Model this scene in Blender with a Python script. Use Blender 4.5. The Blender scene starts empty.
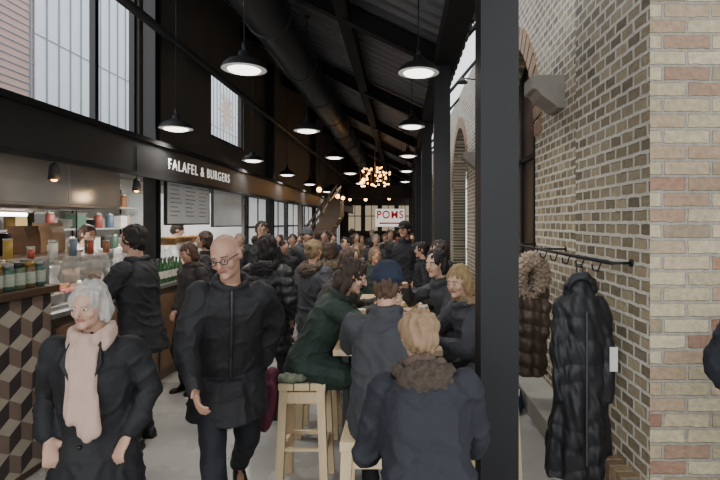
import bpy, bmesh, math, random
from mathutils import Vector, Matrix, noise, Euler
random.seed(7)
V=Vector
COL=bpy.context.scene.collection
pi=math.pi
# ------------------------------------------------------------ materials
MATS={}
def lin(h):
    h=h.lstrip('#'); r=[int(h[i:i+2],16)/255 for i in (0,2,4)]
    return tuple((c/12.92 if c<=0.04045 else ((c+0.055)/1.055)**2.4) for c in r)+(1,)
def pm(name,hexc,rough=0.6,metal=0.0,ns=6.0,amt=0.25,bump=0.0,emit=0.0,ecol=None,stretch=None,bscale=None,trans=0.0,alpha=1.0,coat=0.0,rvar=0.0):
    if name in MATS: return MATS[name]
    m=bpy.data.materials.new(name); m.use_nodes=True
    nt=m.node_tree; N=nt.nodes; L=nt.links
    b=N['Principled BSDF']; c=lin(hexc)
    b.inputs['Roughness'].default_value=rough; b.inputs['Metallic'].default_value=metal
    tc=N.new('ShaderNodeTexCoord'); mp=N.new('ShaderNodeMapping'); L.new(tc.outputs['Object'],mp.inputs[0])
    if stretch: mp.inputs['Scale'].default_value=stretch
    nz=N.new('ShaderNodeTexNoise'); nz.inputs['Scale'].default_value=ns; nz.inputs['Detail'].default_value=4
    L.new(mp.outputs[0],nz.inputs['Vector'])
    mx=N.new('ShaderNodeMix'); mx.data_type='RGBA'
    mx.inputs[6].default_value=tuple(x*(1-amt) for x in c[:3])+(1,)
    mx.inputs[7].default_value=tuple(min(1,x*(1+amt)) for x in c[:3])+(1,)
    L.new(nz.outputs['Fac'],mx.inputs[0]); L.new(mx.outputs[2],b.inputs['Base Color'])
    if rvar:
        mr=N.new('ShaderNodeMapRange'); mr.inputs[1].default_value=.3; mr.inputs[2].default_value=.7; mr.inputs[3].default_value=rough-rvar; mr.inputs[4].default_value=rough+rvar
        L.new(nz.outputs['Fac'],mr.inputs[0]); L.new(mr.outputs[0],b.inputs['Roughness'])
    if bump:
        bp=N.new('ShaderNodeBump'); bp.inputs['Strength'].default_value=bump; bp.inputs['Distance'].default_value=0.01
        n2=N.new('ShaderNodeTexNoise'); n2.inputs['Scale'].default_value=bscale or ns*6; n2.inputs['Detail'].default_value=4
        L.new(mp.outputs[0],n2.inputs['Vector']); L.new(n2.outputs['Fac'],bp.inputs['Height']); L.new(bp.outputs[0],b.inputs['Normal'])
    if emit:
        b.inputs['Emission Color'].default_value=lin(ecol or hexc); b.inputs['Emission Strength'].default_value=emit
    if trans: b.inputs['Transmission Weight'].default_value=trans
    if alpha<1: b.inputs['Alpha'].default_value=alpha
    if coat: b.inputs['Coat Weight'].default_value=coat
    MATS[name]=m; return m

def brick_mat(name,plane,bw,bh,stops,mortar,msize=0.012,rough=0.6,bump=0.6,coat=0.0,raised=False,lo=.55,hi=1.35):
    m=bpy.data.materials.new(name); m.use_nodes=True
    nt=m.node_tree; N=nt.nodes; L=nt.links; b=N['Principled BSDF']
    tc=N.new('ShaderNodeTexCoord'); sp=N.new('ShaderNodeSeparateXYZ'); cb=N.new('ShaderNodeCombineXYZ')
    L.new(tc.outputs['Object'],sp.inputs[0])
    L.new(sp.outputs['Y' if plane=='yz' else 'X'],cb.inputs[0]); L.new(sp.outputs['Z'],cb.inputs[1])
    nzv=N.new('ShaderNodeTexNoise'); nzv.inputs['Scale'].default_value=12; L.new(tc.outputs['Object'],nzv.inputs['Vector'])
    va=N.new('ShaderNodeVectorMath'); va.operation='MULTIPLY_ADD'; va.inputs[1].default_value=(0.018,0.018,0)
    L.new(nzv.outputs['Color'],va.inputs[0]); L.new(cb.outputs[0],va.inputs[2])
    br=N.new('ShaderNodeTexBrick'); br.inputs['Scale'].default_value=1
    br.inputs['Brick Width'].default_value=bw; br.inputs['Row Height'].default_value=bh
    br.inputs['Mortar Size'].default_value=msize; br.inputs['Mortar Smooth'].default_value=0.3
    br.inputs['Color1'].default_value=(0,0,0,1); br.inputs['Color2'].default_value=(1,1,1,1); br.inputs['Mortar'].default_value=(.5,.5,.5,1)
    L.new(va.outputs[0],br.inputs['Vector'])
    cr=N.new('ShaderNodeValToRGB'); cr.color_ramp.interpolation='LINEAR'
    els=cr.color_ramp.elements
    els[0].position=0; els[0].color=lin(stops[0]); els[1].position=1; els[1].color=lin(stops[-1])
    for i,s in enumerate(stops[1:-1]):
        e=els.new((i+1)/(len(stops)-1)); e.color=lin(s)
    L.new(br.outputs['Color'],cr.inputs[0])
    n2=N.new('ShaderNodeTexNoise'); n2.inputs['Scale'].default_value=30; n2.inputs['Detail'].default_value=6; L.new(tc.outputs['Object'],n2.inputs['Vector'])
    n3=N.new('ShaderNodeTexNoise'); n3.inputs['Scale'].default_value=1.3; n3.inputs['Detail'].default_value=3; L.new(tc.outputs['Object'],n3.inputs['Vector'])
    ad=N.new('ShaderNodeMath'); ad.operation='ADD'; L.new(n2.outputs['Fac'],ad.inputs[0]); L.new(n3.outputs['Fac'],ad.inputs[1])
    mr=N.new('ShaderNodeMapRange'); mr.inputs[1].default_value=0.6; mr.inputs[2].default_value=1.4; mr.inputs[3].default_value=lo; mr.inputs[4].default_value=hi
    L.new(ad.outputs[0],mr.inputs[0])
    mx=N.new('ShaderNodeMix'); mx.data_type='RGBA'; L.new(br.outputs['Fac'],mx.inputs[0]); L.new(cr.outputs[0],mx.inputs[6]); mx.inputs[7].default_value=lin(mortar)
    mul=N.new('ShaderNodeMix'); mul.data_type='RGBA'; mul.blend_type='MULTIPLY'; mul.inputs[0].default_value=1
    L.new(mx.outputs[2],mul.inputs[6]); L.new(mr.outputs[0],mul.inputs[7])
    L.new(mul.outputs[2],b.inputs['Base Color'])
    iv=N.new('ShaderNodeMath'); iv.operation='MULTIPLY_ADD'; iv.inputs[1].default_value=1.0 if raised else -1.0; L.new(br.outputs['Fac'],iv.inputs[0])
    sc=N.new('ShaderNodeMath'); sc.operation='MULTIPLY'; sc.inputs[1].default_value=0.6; L.new(n2.outputs['Fac'],sc.inputs[0]); L.new(sc.outputs[0],iv.inputs[2])
    bp=N.new('ShaderNodeBump'); bp.inputs['Strength'].default_value=bump; bp.inputs['Distance'].default_value=0.018
    L.new(iv.outputs[0],bp.inputs['Height']); L.new(bp.outputs[0],b.inputs['Normal'])
    b.inputs['Roughness'].default_value=rough; b.inputs['Coat Weight'].default_value=coat
    MATS[name]=m; return m

BLACK=pm('black_steel','#1c1d20',0.5,0.2,3,.3)
BEAMK=pm('black_beam','#131315',0.85,0,3,.3)
BLACK2=pm('black_paint','#1c1d20',0.6,0,3,.3)
CEILM=pm('ceiling_metal','#67676a',0.5,0.2,2,.3)
DARKW=pm('dark_wall','#625d58',0.8,0,2.5,.25,bump=.3)
CONC=pm('concrete_floor','#a8a7a3',0.24,0,2.2,.28,bump=.06,bscale=30,rvar=.1)
PLINTH=pm('plinth_concrete','#a09f98',0.75,0,4,.2,bump=.3)
STONE=pm('stone','#8f8982',0.8,0,8,.2,bump=.5)
STEEL=pm('stainless_steel','#b3b1ae',0.32,0.7,5,.15,stretch=(1,1,12))
KWALL=pm('kitchen_wall','#aaa79f',0.6,0,3,.12)
WHITE=pm('white_paint','#d9d8d4',0.6,0,3,.06)
FROST=pm('frosted_panel','#b9bcbb',0.35,0,4,.12)
PINE=pm('pine_wood','#dcc49c',0.5,0,5,.18,stretch=(6,6,.6),bump=.15)
TABW=pm('table_wood','#c6ae8a',0.45,0,5,.2,stretch=(6,.6,6))
DWOOD=pm('dark_wood','#4a3628',0.5,0,5,.3,stretch=(1,6,6))
MWOOD=pm('brown_wood','#7c604a',0.5,0,5,.25,stretch=(1,6,6))
STAIRW=pm('stair_wood','#6d5a49',0.6,0,5,.25)
GLASS=pm('clear_glass','#ffffff',0.03,0,3,0,trans=1.0,alpha=.35)
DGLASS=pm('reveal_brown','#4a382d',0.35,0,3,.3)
BULB=pm('lamp_lens','#ffffff',0.4,0,3,0,emit=5,ecol='#fff4e4')
TUBE=pm('strip_tube','#ffffff',0.4,0,3,0,emit=10,ecol='#fff4e4')
WARM=pm('warm_bulb','#ffcf90',0.4,0,3,0,emit=10,ecol='#ffb869')
RED=pm('sign_red','#b81410',0.6,0,3,.05,emit=.2)
CARD=pm('cardboard','#a78358',0.8,0,7,.15)
BK=pm('black_plastic','#191919',.35)
BRICK_A=brick_mat('glazed_buff_brick','yz',0.155,0.075,['#655c4b','#82775f','#9a8d72','#756a55','#a89b7e','#8d8168'],'#cfcabd',0.0125,0.65,1.0,0.05,raised=True,lo=.78,hi=1.2)
BRICK_B=brick_mat('pier_brick','xz',0.25,0.082,['#b3a688','#bfb294','#b8ab8c','#8f6a58','#b5a88a','#c2b698','#a69a7e','#b0a385','#966f5c','#baad8f','#8f8069','#b9ac8d'],'#9b968a',0.009,0.85,1.0,lo=.62,hi=1.2)

# ------------------------------------------------------------ mesh tools
def ring_pts(c,ax,ay,rx,ry,n,ph=0):
    return [c+ax*(rx*math.cos(2*pi*i/n+ph))+ay*(ry*math.sin(2*pi*i/n+ph)) for i in range(n)]
def loft(bm,rings,mi=0,cap=True,smooth=True):
    vs=[[bm.verts.new(p) for p in r] for r in rings]; n=len(vs[0])
    for a,b in zip(vs[:-1],vs[1:]):
        for i in range(n):
            f=bm.faces.new((a[i],a[(i+1)%n],b[(i+1)%n],b[i])); f.material_index=mi; f.smooth=smooth
    if cap:
        f=bm.faces.new(list(reversed(vs[0]))); f.material_index=mi
        f=bm.faces.new(vs[-1]); f.material_index=mi
def axes(d,side=None):
    d=d.normalized()
    s=side.copy() if side is not None else (V((1,0,0)) if abs(d.x)<.9 else V((0,1,0)))
    s=(s-d*s.dot(d)); s=s.normalized() if s.length>1e-5 else V((0,1,0))
    return s,d.cross(s)
def cyl(bm,p0,p1,r0,r1=None,n=16,mi=0):
    p0=V(p0);p1=V(p1); r1=r0 if r1 is None else r1
    a,b=axes(p1-p0); loft(bm,[ring_pts(p0,a,b,r0,r0,n),ring_pts(p1,a,b,r1,r1,n)],mi)
def capsule(bm,p0,p1,r0,r1=None,n=12,flat=1.0,side=None,mi=0):
    p0=V(p0);p1=V(p1); r1=r0 if r1 is None else r1
    d=(p1-p0); 
    if d.length<1e-6: d=V((0,0,1e-4))
    a,b=axes(d,side); d=d.normalized(); R=[]
    for t in (-80,-50,-25,0):
        t=math.radians(t); R.append(ring_pts(p0+d*r0*math.sin(t),a,b,r0*math.cos(t),r0*math.cos(t)*flat,n))
    for t in (0,25,50,80):
        t=math.radians(t); R.append(ring_pts(p1+d*r1*math.sin(t),a,b,r1*math.cos(t),r1*math.cos(t)*flat,n))
    loft(bm,R,mi)
def ell(bm,c,r,M=None,n=14,mi=0):
    R=[]; c=V(c); k=n//2+1
    M=M or Matrix.Identity(3)
    for j in range(1,k):
        t=-pi/2+pi*j/k
        R.append([c+M@V((r[0]*math.cos(t)*math.cos(2*pi*i/n),r[1]*math.cos(t)*math.sin(2*pi*i/n),r[2]*math.sin(t))) for i in range(n)])
    loft(bm,R,mi)
def box(bm,x0,x1,y0,y1,z0,z1,mi=0):
    v=[bm.verts.new((x,y,z)) for x in (x0,x1) for y in (y0,y1) for z in (z0,z1)]
    for q in ((0,1,3,2),(4,6,7,5),(0,4,5,1),(2,3,7,6),(0,2,6,4),(1,5,7,3)):
        f=bm.faces.new([v[i] for i in q]); f.material_index=mi
def lathe(bm,prof,n=24,c=(0,0,0),mi=0,cap=True):
    c=V(c); loft(bm,[[c+V((max(r,.0005)*math.cos(2*pi*i/n),max(r,.0005)*math.sin(2*pi*i/n),z)) for i in range(n)] for r,z in prof],mi,cap)
def torus(bm,c,ax,ay,R,r,R2=None,n=20,m=8,mi=0):
    R2=R2 or R; az=ax.cross(ay).normalized(); vs=[]
    for i in range(n):
        t=2*pi*i/n; o=ax*(R*math.cos(t))+ay*(R2*math.sin(t)); dn=o.normalized()
        vs.append([bm.verts.new(c+o+dn*(r*math.cos(2*pi*j/m))+az*(r*math.sin(2*pi*j/m))) for j in range(m)])
    for i in range(n):
        for j in range(m):
            f=bm.faces.new((vs[i][j],vs[(i+1)%n][j],vs[(i+1)%n][(j+1)%m],vs[i][(j+1)%m])); f.material_index=mi; f.smooth=True
def finish(bm,name,mats,loc=(0,0,0),rot=(0,0,0),parent=None,bevel=0,norm=True):
    if norm: bmesh.ops.recalc_face_normals(bm,faces=bm.faces)
    me=bpy.data.meshes.new(name); bm.to_mesh(me); bm.free()
    for m in (mats if isinstance(mats,(list,tuple)) else [mats]): me.materials.append(m)
    ob=bpy.data.objects.new(name,me); COL.objects.link(ob)
    ob.location=loc; ob.rotation_euler=rot
    if parent: ob.parent=parent
    if bevel:
        md=ob.modifiers.new('bevel','BEVEL'); md.width=bevel; md.segments=2; md.limit_method='ANGLE'
    return ob
def tag(ob,label,cat,group=None,kind=None):
    ob['label']=label
    ob['category']=cat
    if group: ob['group']=group
    if kind: ob['kind']=kind
    return ob
def empty(name,loc=(0,0,0),rz=0):
    e=bpy.data.objects.new(name,None); COL.objects.link(e); e.location=loc; e.rotation_euler=(0,0,rz); e.empty_display_size=.1
    return e
def boxob(name,x0,x1,y0,y1,z0,z1,mat,parent=None,bevel=0):
    cx,cy=(x0+x1)/2,(y0+y1)/2
    bm=bmesh.new()
    if parent: box(bm,x0,x1,y0,y1,z0,z1); return finish(bm,name,mat,parent=parent,bevel=bevel)
    box(bm,x0-cx,x1-cx,y0-cy,y1-cy,0,z1-z0); return finish(bm,name,mat,loc=(cx,cy,z0),bevel=bevel)
def struct(ob): ob['kind']='structure'; return ob
def copytree(e,loc,rz=None):
    c=e.copy(); COL.objects.link(c); c.location=loc
    if rz is not None: c.rotation_euler=(0,0,rz)
    for ch in e.children:
        k=ch.copy(); k.parent=c; COL.objects.link(k)
    return c
def remesh(bm,name,mat,voxel,parent=None,smooth=2,disp=None):
    bmesh.ops.recalc_face_normals(bm,faces=bm.faces)
    me=bpy.data.meshes.new('tmp'); bm.to_mesh(me); bm.free()
    ob=bpy.data.objects.new('tmp',me); COL.objects.link(ob)
    md=ob.modifiers.new('r','REMESH'); md.mode='VOXEL'; md.voxel_size=voxel; md.use_smooth_shade=True
    dg=bpy.context.evaluated_depsgraph_get(); dg.update()
    m2=bpy.data.meshes.new_from_object(ob.evaluated_get(dg))
    bpy.data.objects.remove(ob); bpy.data.meshes.remove(me)
    b=bmesh.new(); b.from_mesh(m2)
    for _ in range(smooth): bmesh.ops.smooth_vert(b,verts=b.verts,factor=.5,use_axis_x=True,use_axis_y=True,use_axis_z=True)
    if disp:
        b.normal_update()
        for v in b.verts: v.co+=v.normal*disp(v.co)
    for f in b.faces: f.smooth=True
    b.to_mesh(m2); b.free(); m2.name=name; m2.materials.clear(); m2.materials.append(mat)
    o=bpy.data.objects.new(name,m2); COL.objects.link(o)
    if parent: o.parent=parent
    return o

# ------------------------------------------------------------ camera
H=1.72
cam=bpy.data.cameras.new('camera'); cam.lens=25; cam.sensor_width=36; cam.shift_x=-40/720; cam.shift_y=-18/720; cam.clip_start=.05
co=bpy.data.objects.new('camera',cam); COL.objects.link(co); co.location=(0,0,H); co.rotation_euler=(pi/2,0,0)
bpy.context.scene.camera=co
def X(u,y): return (u-400)*y/500
def Z(v,y): return H-(v-222)*y/500
# ------------------------------------------------------------ world + soft sun
w=bpy.data.worlds.new('world'); bpy.context.scene.world=w; w.use_nodes=True
bg=w.node_tree.nodes['Background']
tcw=w.node_tree.nodes.new('ShaderNodeTexCoord'); spw=w.node_tree.nodes.new('ShaderNodeSeparateXYZ'); rw=w.node_tree.nodes.new('ShaderNodeValToRGB')
w.node_tree.links.new(tcw.outputs['Generated'],spw.inputs[0]); w.node_tree.links.new(spw.outputs['Z'],rw.inputs[0])
rw.color_ramp.elements[0].color=(.6,.61,.62,1); rw.color_ramp.elements[1].color=(.93,.96,1,1); rw.color_ramp.elements[1].position=.6
w.node_tree.links.new(rw.outputs[0],bg.inputs[0]); bg.inputs['Strength'].default_value=2.4
sl=bpy.data.lights.new('sun','SUN'); sl.energy=1.0; sl.angle=.5; sl.color=(1,.98,.95)
so=bpy.data.objects.new('sun',sl); COL.objects.link(so); so.rotation_euler=V((-.5,-1,.38)).to_track_quat('Z','Y').to_euler()

# ------------------------------------------------------------ shell
def ceilz(x): return 3.8+(.6-x)*.47
struct(boxob('floor',-6.0,4.5,-6,32,-.12,0,CONC))
bm=bmesh.new(); y=-1.0; prof=[]
while y<31: prof+= [(y,0),(y+.10,0),(y+.14,.07),(y+.22,.07)]; y+=.26
a=[bm.verts.new((.75,p[0],ceilz(.75)+p[1])) for p in prof]; b=[bm.verts.new((-3.3,p[0],ceilz(-3.3)+p[1])) for p in prof]
for i in range(len(prof)-1): bm.faces.new((a[i],a[i+1],b[i+1],b[i]))
o=struct(finish(bm,'ceiling',CEILM)); md=o.modifiers.new('s','SOLIDIFY'); md.thickness=.02; md.offset=1
def column(name,x,y,h,label,wd=.19):
    bm=bmesh.new(); t=.018; hw=wd/2
    box(bm,-hw,hw,-hw,-hw+t,0,h); box(bm,-hw,hw,hw-t,hw,0,h); box(bm,-.008,.008,-hw+t,hw-t,0,h)
    box(bm,-hw-.04,hw+.04,-hw-.04,hw+.04,0,.02); box(bm,-hw,-hw+.012,-hw+t,hw-t,0,h)
    return tag(finish(bm,name,BLACK,loc=(x,y,0)),label,'column','steel columns along the aisle')
for i,y in enumerate((2.6,6.0,9.4,12.8,16.2,19.6,23)):
    column('steel_column',.5,y,ceilz(.5)-.12,'black steel I-beam column beside the high tables')
for i,y in enumerate((5.85,11.2,16.8)):
    column('steel_post',-2.9,y,ceilz(-2.9)-.2,'black steel post rising along the dark wall',.14)
tn=[0]
def trim(x0,x1,y0,y1,z0,z1,mat=BEAMK):
    tn[0]+=1; return struct(boxob('trim_%d'%tn[0],x0,x1,y0,y1,z0,z1,mat))
trim(.42,.66,-1,31,ceilz(.6)-.22,ceilz(.6)-.02)
trim(-.75,-.6,-1,31,ceilz(-.7)-.28,ceilz(-.7)-.06)
trim(-2.3,-2.18,-1,31,ceilz(-2.2)-.3,ceilz(-2.2)-.08)
for y in (2.6,6.0,9.4,12.8,16.2,19.6,23,26.4):
    tn[0]+=1; bm=bmesh.new()
    for dz,hh,ww in ((-.28,.02,.07),(-.26,.2,.008),(-.06,.02,.07)):
        vs=[]
        for x in (.5,-3.0):
            z=ceilz(x)+dz
            vs.append([bm.verts.new((x,y-ww,z)),bm.verts.new((x,y+ww,z)),bm.verts.new((x,y+ww,z+hh)),bm.verts.new((x,y-ww,z+hh))])
        for i in range(4): bm.faces.new((vs[0][i],vs[0][(i+1)%4],vs[1][(i+1)%4],vs[1][i]))
        bm.faces.new(vs[0]); bm.faces.new(vs[1])
    struct(finish(bm,'trim_%d'%tn[0],BEAMK))
trim(-1.7,.5,16.4,16.6,2.5,2.9)
trim(-3.0,.5,21,21.25,2.8,3.3)
bm=bmesh.new(); box(bm,1.3,3.6,2.6,3.7,0,5.4)
o=finish(bm,'wall_right',[BRICK_A,BRICK_B]); struct(o)
for p in o.data.polygons:
    if abs(p.normal.y)>.9: p.material_index=1
def wall_prof(x0,x1,prof,name,mats):
    bm=bmesh.new(); vs=[bm.verts.new((x0,p[0],p[1])) for p in prof]; f=bm.faces.new(vs)
    r=bmesh.ops.extrude_face_region(bm,geom=[f]); bmesh.ops.translate(bm,vec=(x1-x0,0,0),verts=[g for g in r['geom'] if isinstance(g,bmesh.types.BMVert)])
    bmesh.ops.triangulate(bm,faces=bm.faces); return struct(finish(bm,name,mats))
prof=[(3.7,0)]
arches=[(5.25,7.95),(10.6,13.3),(15.9,18.6),(21.2,23.9)]
for a0,a1 in arches:
    r=(a1-a0)/2; c=(a0+a1)/2; prof+=[(a0,0)]
    for k in range(0,15): t=pi-pi*k/14; prof.append((c+r*math.cos(t),2.6+r*math.sin(t)))
    prof+=[(a1,0)]
prof+=[(30,0),(30,4.75),(3.7,4.75)]
wall_prof(1.42,1.75,prof,'wall_right_far',BRICK_A)
for i,(a0,a1) in enumerate(arches[:3]):
    r=(a1-a0)/2; c=(a0+a1)/2; bm=bmesh.new(); n=26
    for k in range(n):
        t0=pi*k/n+.012; t1=pi*(k+1)/n-.012
        q=[(r-.0,t0),(r+.24,t0),(r+.24,t1),(r,t1)]
        f=[bm.verts.new((1.405,c+a*math.cos(t),2.6+a*math.sin(t))) for a,t in q]; g=[bm.verts.new((1.5,v.co.y,v.co.z)) for v in f]
        bm.faces.new(f); 
        for j in range(4): bm.faces.new((f[j],f[(j+1)%4],g[(j+1)%4],g[j]))
    tn[0]+=1; struct(finish(bm,'trim_%d'%tn[0],pm('arch_brick','#8f7256',.6,0,14,.3)))
wi=[1]
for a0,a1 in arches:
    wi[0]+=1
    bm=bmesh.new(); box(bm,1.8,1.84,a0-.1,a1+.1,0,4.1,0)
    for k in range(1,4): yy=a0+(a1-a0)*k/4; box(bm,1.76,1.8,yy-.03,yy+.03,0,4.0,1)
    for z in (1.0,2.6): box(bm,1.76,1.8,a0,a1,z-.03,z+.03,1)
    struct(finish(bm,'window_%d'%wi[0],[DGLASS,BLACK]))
struct(boxob('baseboard_right',1.14,1.45,3.0,30,0,.17,PLINTH,bevel=.01))
struct(boxob('baseboard_right_near',1.2,1.32,2.45,3.7,0,.33,brick_mat('sill_brick','yz',.07,.2,['#8d7555','#a58a66','#7d6248'],'#9d978a',.01,.6,.6)))
for y in (4.45,9.2,14.6,19.9):
    bm=bmesh.new()
    pr=[(.02,0),(-.06,0),(-.09,.03),(-.20,.11),(-.24,.16),(-.28,.17),(-.28,.29),(.02,.29)]
    n=len(pr)
    f=[bm.verts.new((p[0],-.15,p[1])) for p in pr]; g=[bm.verts.new((p[0],.15,p[1])) for p in pr]
    bm.faces.new(f); bm.faces.new(g)
    for j in range(n): bm.faces.new((f[j],f[(j+1)%n],g[(j+1)%n],g[j]))
    tag(finish(bm,'stone_bracket',STONE,loc=(1.42,y,2.70),bevel=.008),'grey moulded stone bracket set in the brick wall','bracket','stone brackets on the brick wall')
for y in range(3,30,3):
    tn[0]+=1; bm=bmesh.new(); cyl(bm,(.66,y,3.78),(1.5,y,4.78),.03,n=6)
    struct(finish(bm,'trim_%d'%tn[0],BLACK))
def wallbox(name,x0,x1,y0,y1,z0,z1,m=DARKW): return struct(boxob(name,x0,x1,y0,y1,z0,z1,m))
xl0,xl1=-3.12,-3.0
wallbox('wall_left_near',xl0,xl1,-1,1.2,2.62,5.6)
wallbox('wall_left_above',xl0,xl1,1.2,5.75,4.9,5.6)
wallbox('wall_left_pier',xl0,xl1,5.75,7.95,2.62,5.6)
wallbox('wall_left_sill',xl0,xl1,7.95,9.6,2.62,3.08)
wallbox('wall_left_lintel',xl0,xl1,7.95,9.6,4.18,5.6)
wallbox('wall_left_far',xl0,xl1,9.6,30,2.62,5.6)
def window(y0,y1,z0,z1,muls,name):
    bm=bmesh.new(); t=.05
    box(bm,-.03,.03,y0,y1,z0,z0+t); box(bm,-.03,.03,y0,y1,z1-t,z1); box(bm,-.03,.03,y0,y0+t,z0,z1); box(bm,-.03,.03,y1-t,y1,z0,z1)
    for m in muls: box(bm,-.03,.03,m-.03,m+.03,z0,z1)
    return struct(finish(bm,name,BLACK,loc=(-3.06,0,0)))
window(1.2,5.75,2.62,4.9,[2.4,5.0],'window_7'); window(7.95,9.6,3.08,4.18,[],'window_8')
bm=bmesh.new(); c0=bm.verts.new((.03,0,0)); pts=[]
for k in range(32):
    r=(.54 if k%4==0 else .42) if k%2==0 else .2
    pts.append(bm.verts.new((0,r*math.cos(2*pi*k/32),r*math.sin(2*pi*k/32))))
for k in range(32): bm.faces.new((c0,pts[k],pts[(k+1)%32]))
tag(finish(bm,'paper_star',pm('paper_star','#e6d6cd',.8,0,6,.06,emit=.75),loc=(-3.04,8.78,3.62)),'pale pink paper starburst ornament hanging in the high window','ornament')  # emission stands in for daylight shining through the paper from behind
struct(boxob('trim_90',-3.0,-2.8,-1,30,2.24,2.62,pm('sign_beam','#2b2c2d',.4,.2,2,.2)))
trim(-2.82,-2.76,-1,30,2.60,2.65); trim(-2.82,-2.76,-1,30,2.21,2.25)
def text(s,size,name,mat,loc,rot,ext=.01,bold=.0,parent=None,sp=1.0,fitw=None):
    c=bpy.data.curves.new(name,'FONT'); c.body=s; c.size=size; c.extrude=ext; c.offset=bold; c.align_x='CENTER'; c.align_y='CENTER'; c.space_character=sp
    o=bpy.data.objects.new(name,c); COL.objects.link(o)
    dg=bpy.context.evaluated_depsgraph_get(); dg.update()
    me=bpy.data.meshes.new_from_object(o.evaluated_get(dg)); bpy.data.objects.remove(o)
    me.materials.clear(); me.materials.append(mat)
    if fitw:
        xs=[v.co.x for v in me.vertices]; k=fitw/(max(xs)-min(xs))
        for v in me.vertices: v.co.x*=k
    ob=bpy.data.objects.new(name,me); COL.objects.link(ob); ob.location=loc; ob.rotation_euler=rot
    if parent: ob.parent=parent
    return ob
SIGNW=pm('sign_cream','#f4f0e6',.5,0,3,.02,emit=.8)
tag(text('FALAFEL & BURGERS',.19,'sign_lettering',SIGNW,(-2.797,7.12,2.42),(pi/2,0,pi/2),.003,0,sp=1.25,fitw=2.15),'cream raised letters reading FALAFEL & BURGERS on black beam','sign')
wallbox('wall_left_stall_back',-5.2,-5.05,-1,30,0,2.62,KWALL)
struct(boxob('ceiling_stall',-5.2,-3.0,-1,30,2.5,2.6,pm('stall_ceiling','#5b5853',.7,0,3,.15)))
wallbox('wall_left_partition',-5.05,-2.95,9.3,9.42,0,2.24,FROST)
wallbox('wall_left_partition_far',-5.05,-2.95,15.0,15.12,0,2.24,DARKW)
wallbox('wall_back',-5.2,3,30,30.2,0,6,DARKW)
BG=pm('bright_glass','#cfd6d8',.3,0,2,.15,emit=.5)
for i,y in enumerate((9.6,11.3,13.0,15.3,17,19,21,23)):
    bm=bmesh.new(); box(bm,-.02,.02,0,1.35,0,2.1,0); 
    for yy in (0,.66,1.3): box(bm,-.035,.035,yy,yy+.05,0,2.12,1)
    box(bm,-.035,.035,0,1.35,1.5,1.54,1)
    struct(finish(bm,'window_%d'%(i+11),[BG,BLACK],loc=(-2.95,y,0.1)))
for i,x in enumerate((-2.7,-1.7,-.7,.3,1.0)):
    bm=bmesh.new(); box(bm,-.38,.38,-.02,.02,1.2,2.7,0)
    for xx in (-.4,0,.38): box(bm,xx-.02,xx+.02,-.04,.0,1.2,2.74,1)
    box(bm,-.4,.4,-.04,0,2.05,2.1,1)
    struct(finish(bm,'window_%d'%(i+20),[pm('warm_glass','#d8c6a6',.3,0,2,.3,emit=.5),BLACK],loc=(x,29.95,0)))
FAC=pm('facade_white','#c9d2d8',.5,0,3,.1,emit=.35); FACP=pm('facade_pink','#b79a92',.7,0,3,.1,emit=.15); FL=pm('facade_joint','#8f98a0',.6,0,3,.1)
def facade(y0,y1,mat,dz,dy,label):
    bm=bmesh.new(); box(bm,0,.2,0,y1-y0,0,9,0)
    k=0
    while k*dy<y1-y0: box(bm,.2,.23,k*dy,k*dy+.03,0,9,1); k+=1
    k=0
    while k*dz<9: box(bm,.2,.22,0,y1-y0,k*dz,k*dz+.02,1); k+=1
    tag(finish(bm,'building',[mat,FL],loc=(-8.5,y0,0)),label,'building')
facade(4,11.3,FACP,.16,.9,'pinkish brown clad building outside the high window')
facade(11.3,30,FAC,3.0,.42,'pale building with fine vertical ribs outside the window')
struct(boxob('floor_outside',-12,-6.0,-6,32,-.14,-.02,PLINTH))
# ------------------------------------------------------------ duct
bm=bmesh.new(); cyl(bm,(0,0,0),(0,29,0),.29,n=28)
dm=pm('duct_metal','#38393b',.4,.4,2,.25)
e=empty('ventilation_duct',(-1.72,0,4.42)); tag(e,'large round black ventilation duct under the ceiling','duct')
finish(bm,'duct_pipe',dm,parent=e)
for k in range(0,15):
    bm=bmesh.new(); cyl(bm,(0,k*2+.5,0),(0,k*2+.56,0),.31,n=28); finish(bm,'flange',dm,parent=e)
for k in range(0,8):
    y=k*3.4+2.6
    for s in (-1,1):
        bm=bmesh.new(); cyl(bm,(s*.3,y,0),(s*.3,y,ceilz(-1.72+s*.3)-4.42-.05),.008,n=6); finish(bm,'hanger',BLACK,parent=e)
bm=bmesh.new(); cyl(bm,(0,0,0),(0,28,0),.05,n=12); tag(finish(bm,'cable_conduit',dm,loc=(-2.72,0,3.9)),'thin black conduit running along the wall','pipe')
# ------------------------------------------------------------ pendant lamps
SHIN=pm('shade_inside','#cfcdc8',.5,0,4,.05,emit=.4)
def pendant(zt):
    e=empty('pendant_lamp'); 
    bm=bmesh.new(); lathe(bm,[(.03,.15),(.045,.145),(.05,.105),(.075,.09),(.13,.07),(.17,.035),(.192,.0),(.196,-.008),(.19,-.008)],28)
    finish(bm,'lamp_shade',[BLACK2],parent=e)
    bm=bmesh.new(); lathe(bm,[(.189,-.009),(.14,-.012),(.10,-.012)],28); finish(bm,'shade_lining',SHIN,parent=e)
    bm=bmesh.new(); lathe(bm,[(.14,-.012),(.13,-.022),(.09,-.034),(.04,-.04),(.0,-.041)],24); finish(bm,'lamp_lens',BULB,parent=e)
    bm=bmesh.new(); cyl(bm,(0,0,.13),(0,0,zt),.006,n=6); cyl(bm,(0,0,.13),(0,0,.22),.02,n=10); finish(bm,'cord',BLACK2,parent=e)
    bm=bmesh.new(); lathe(bm,[(.04,zt),(.04,zt-.02)],12); finish(bm,'ceiling_rose',BLACK2,parent=e)
    return e
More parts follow.
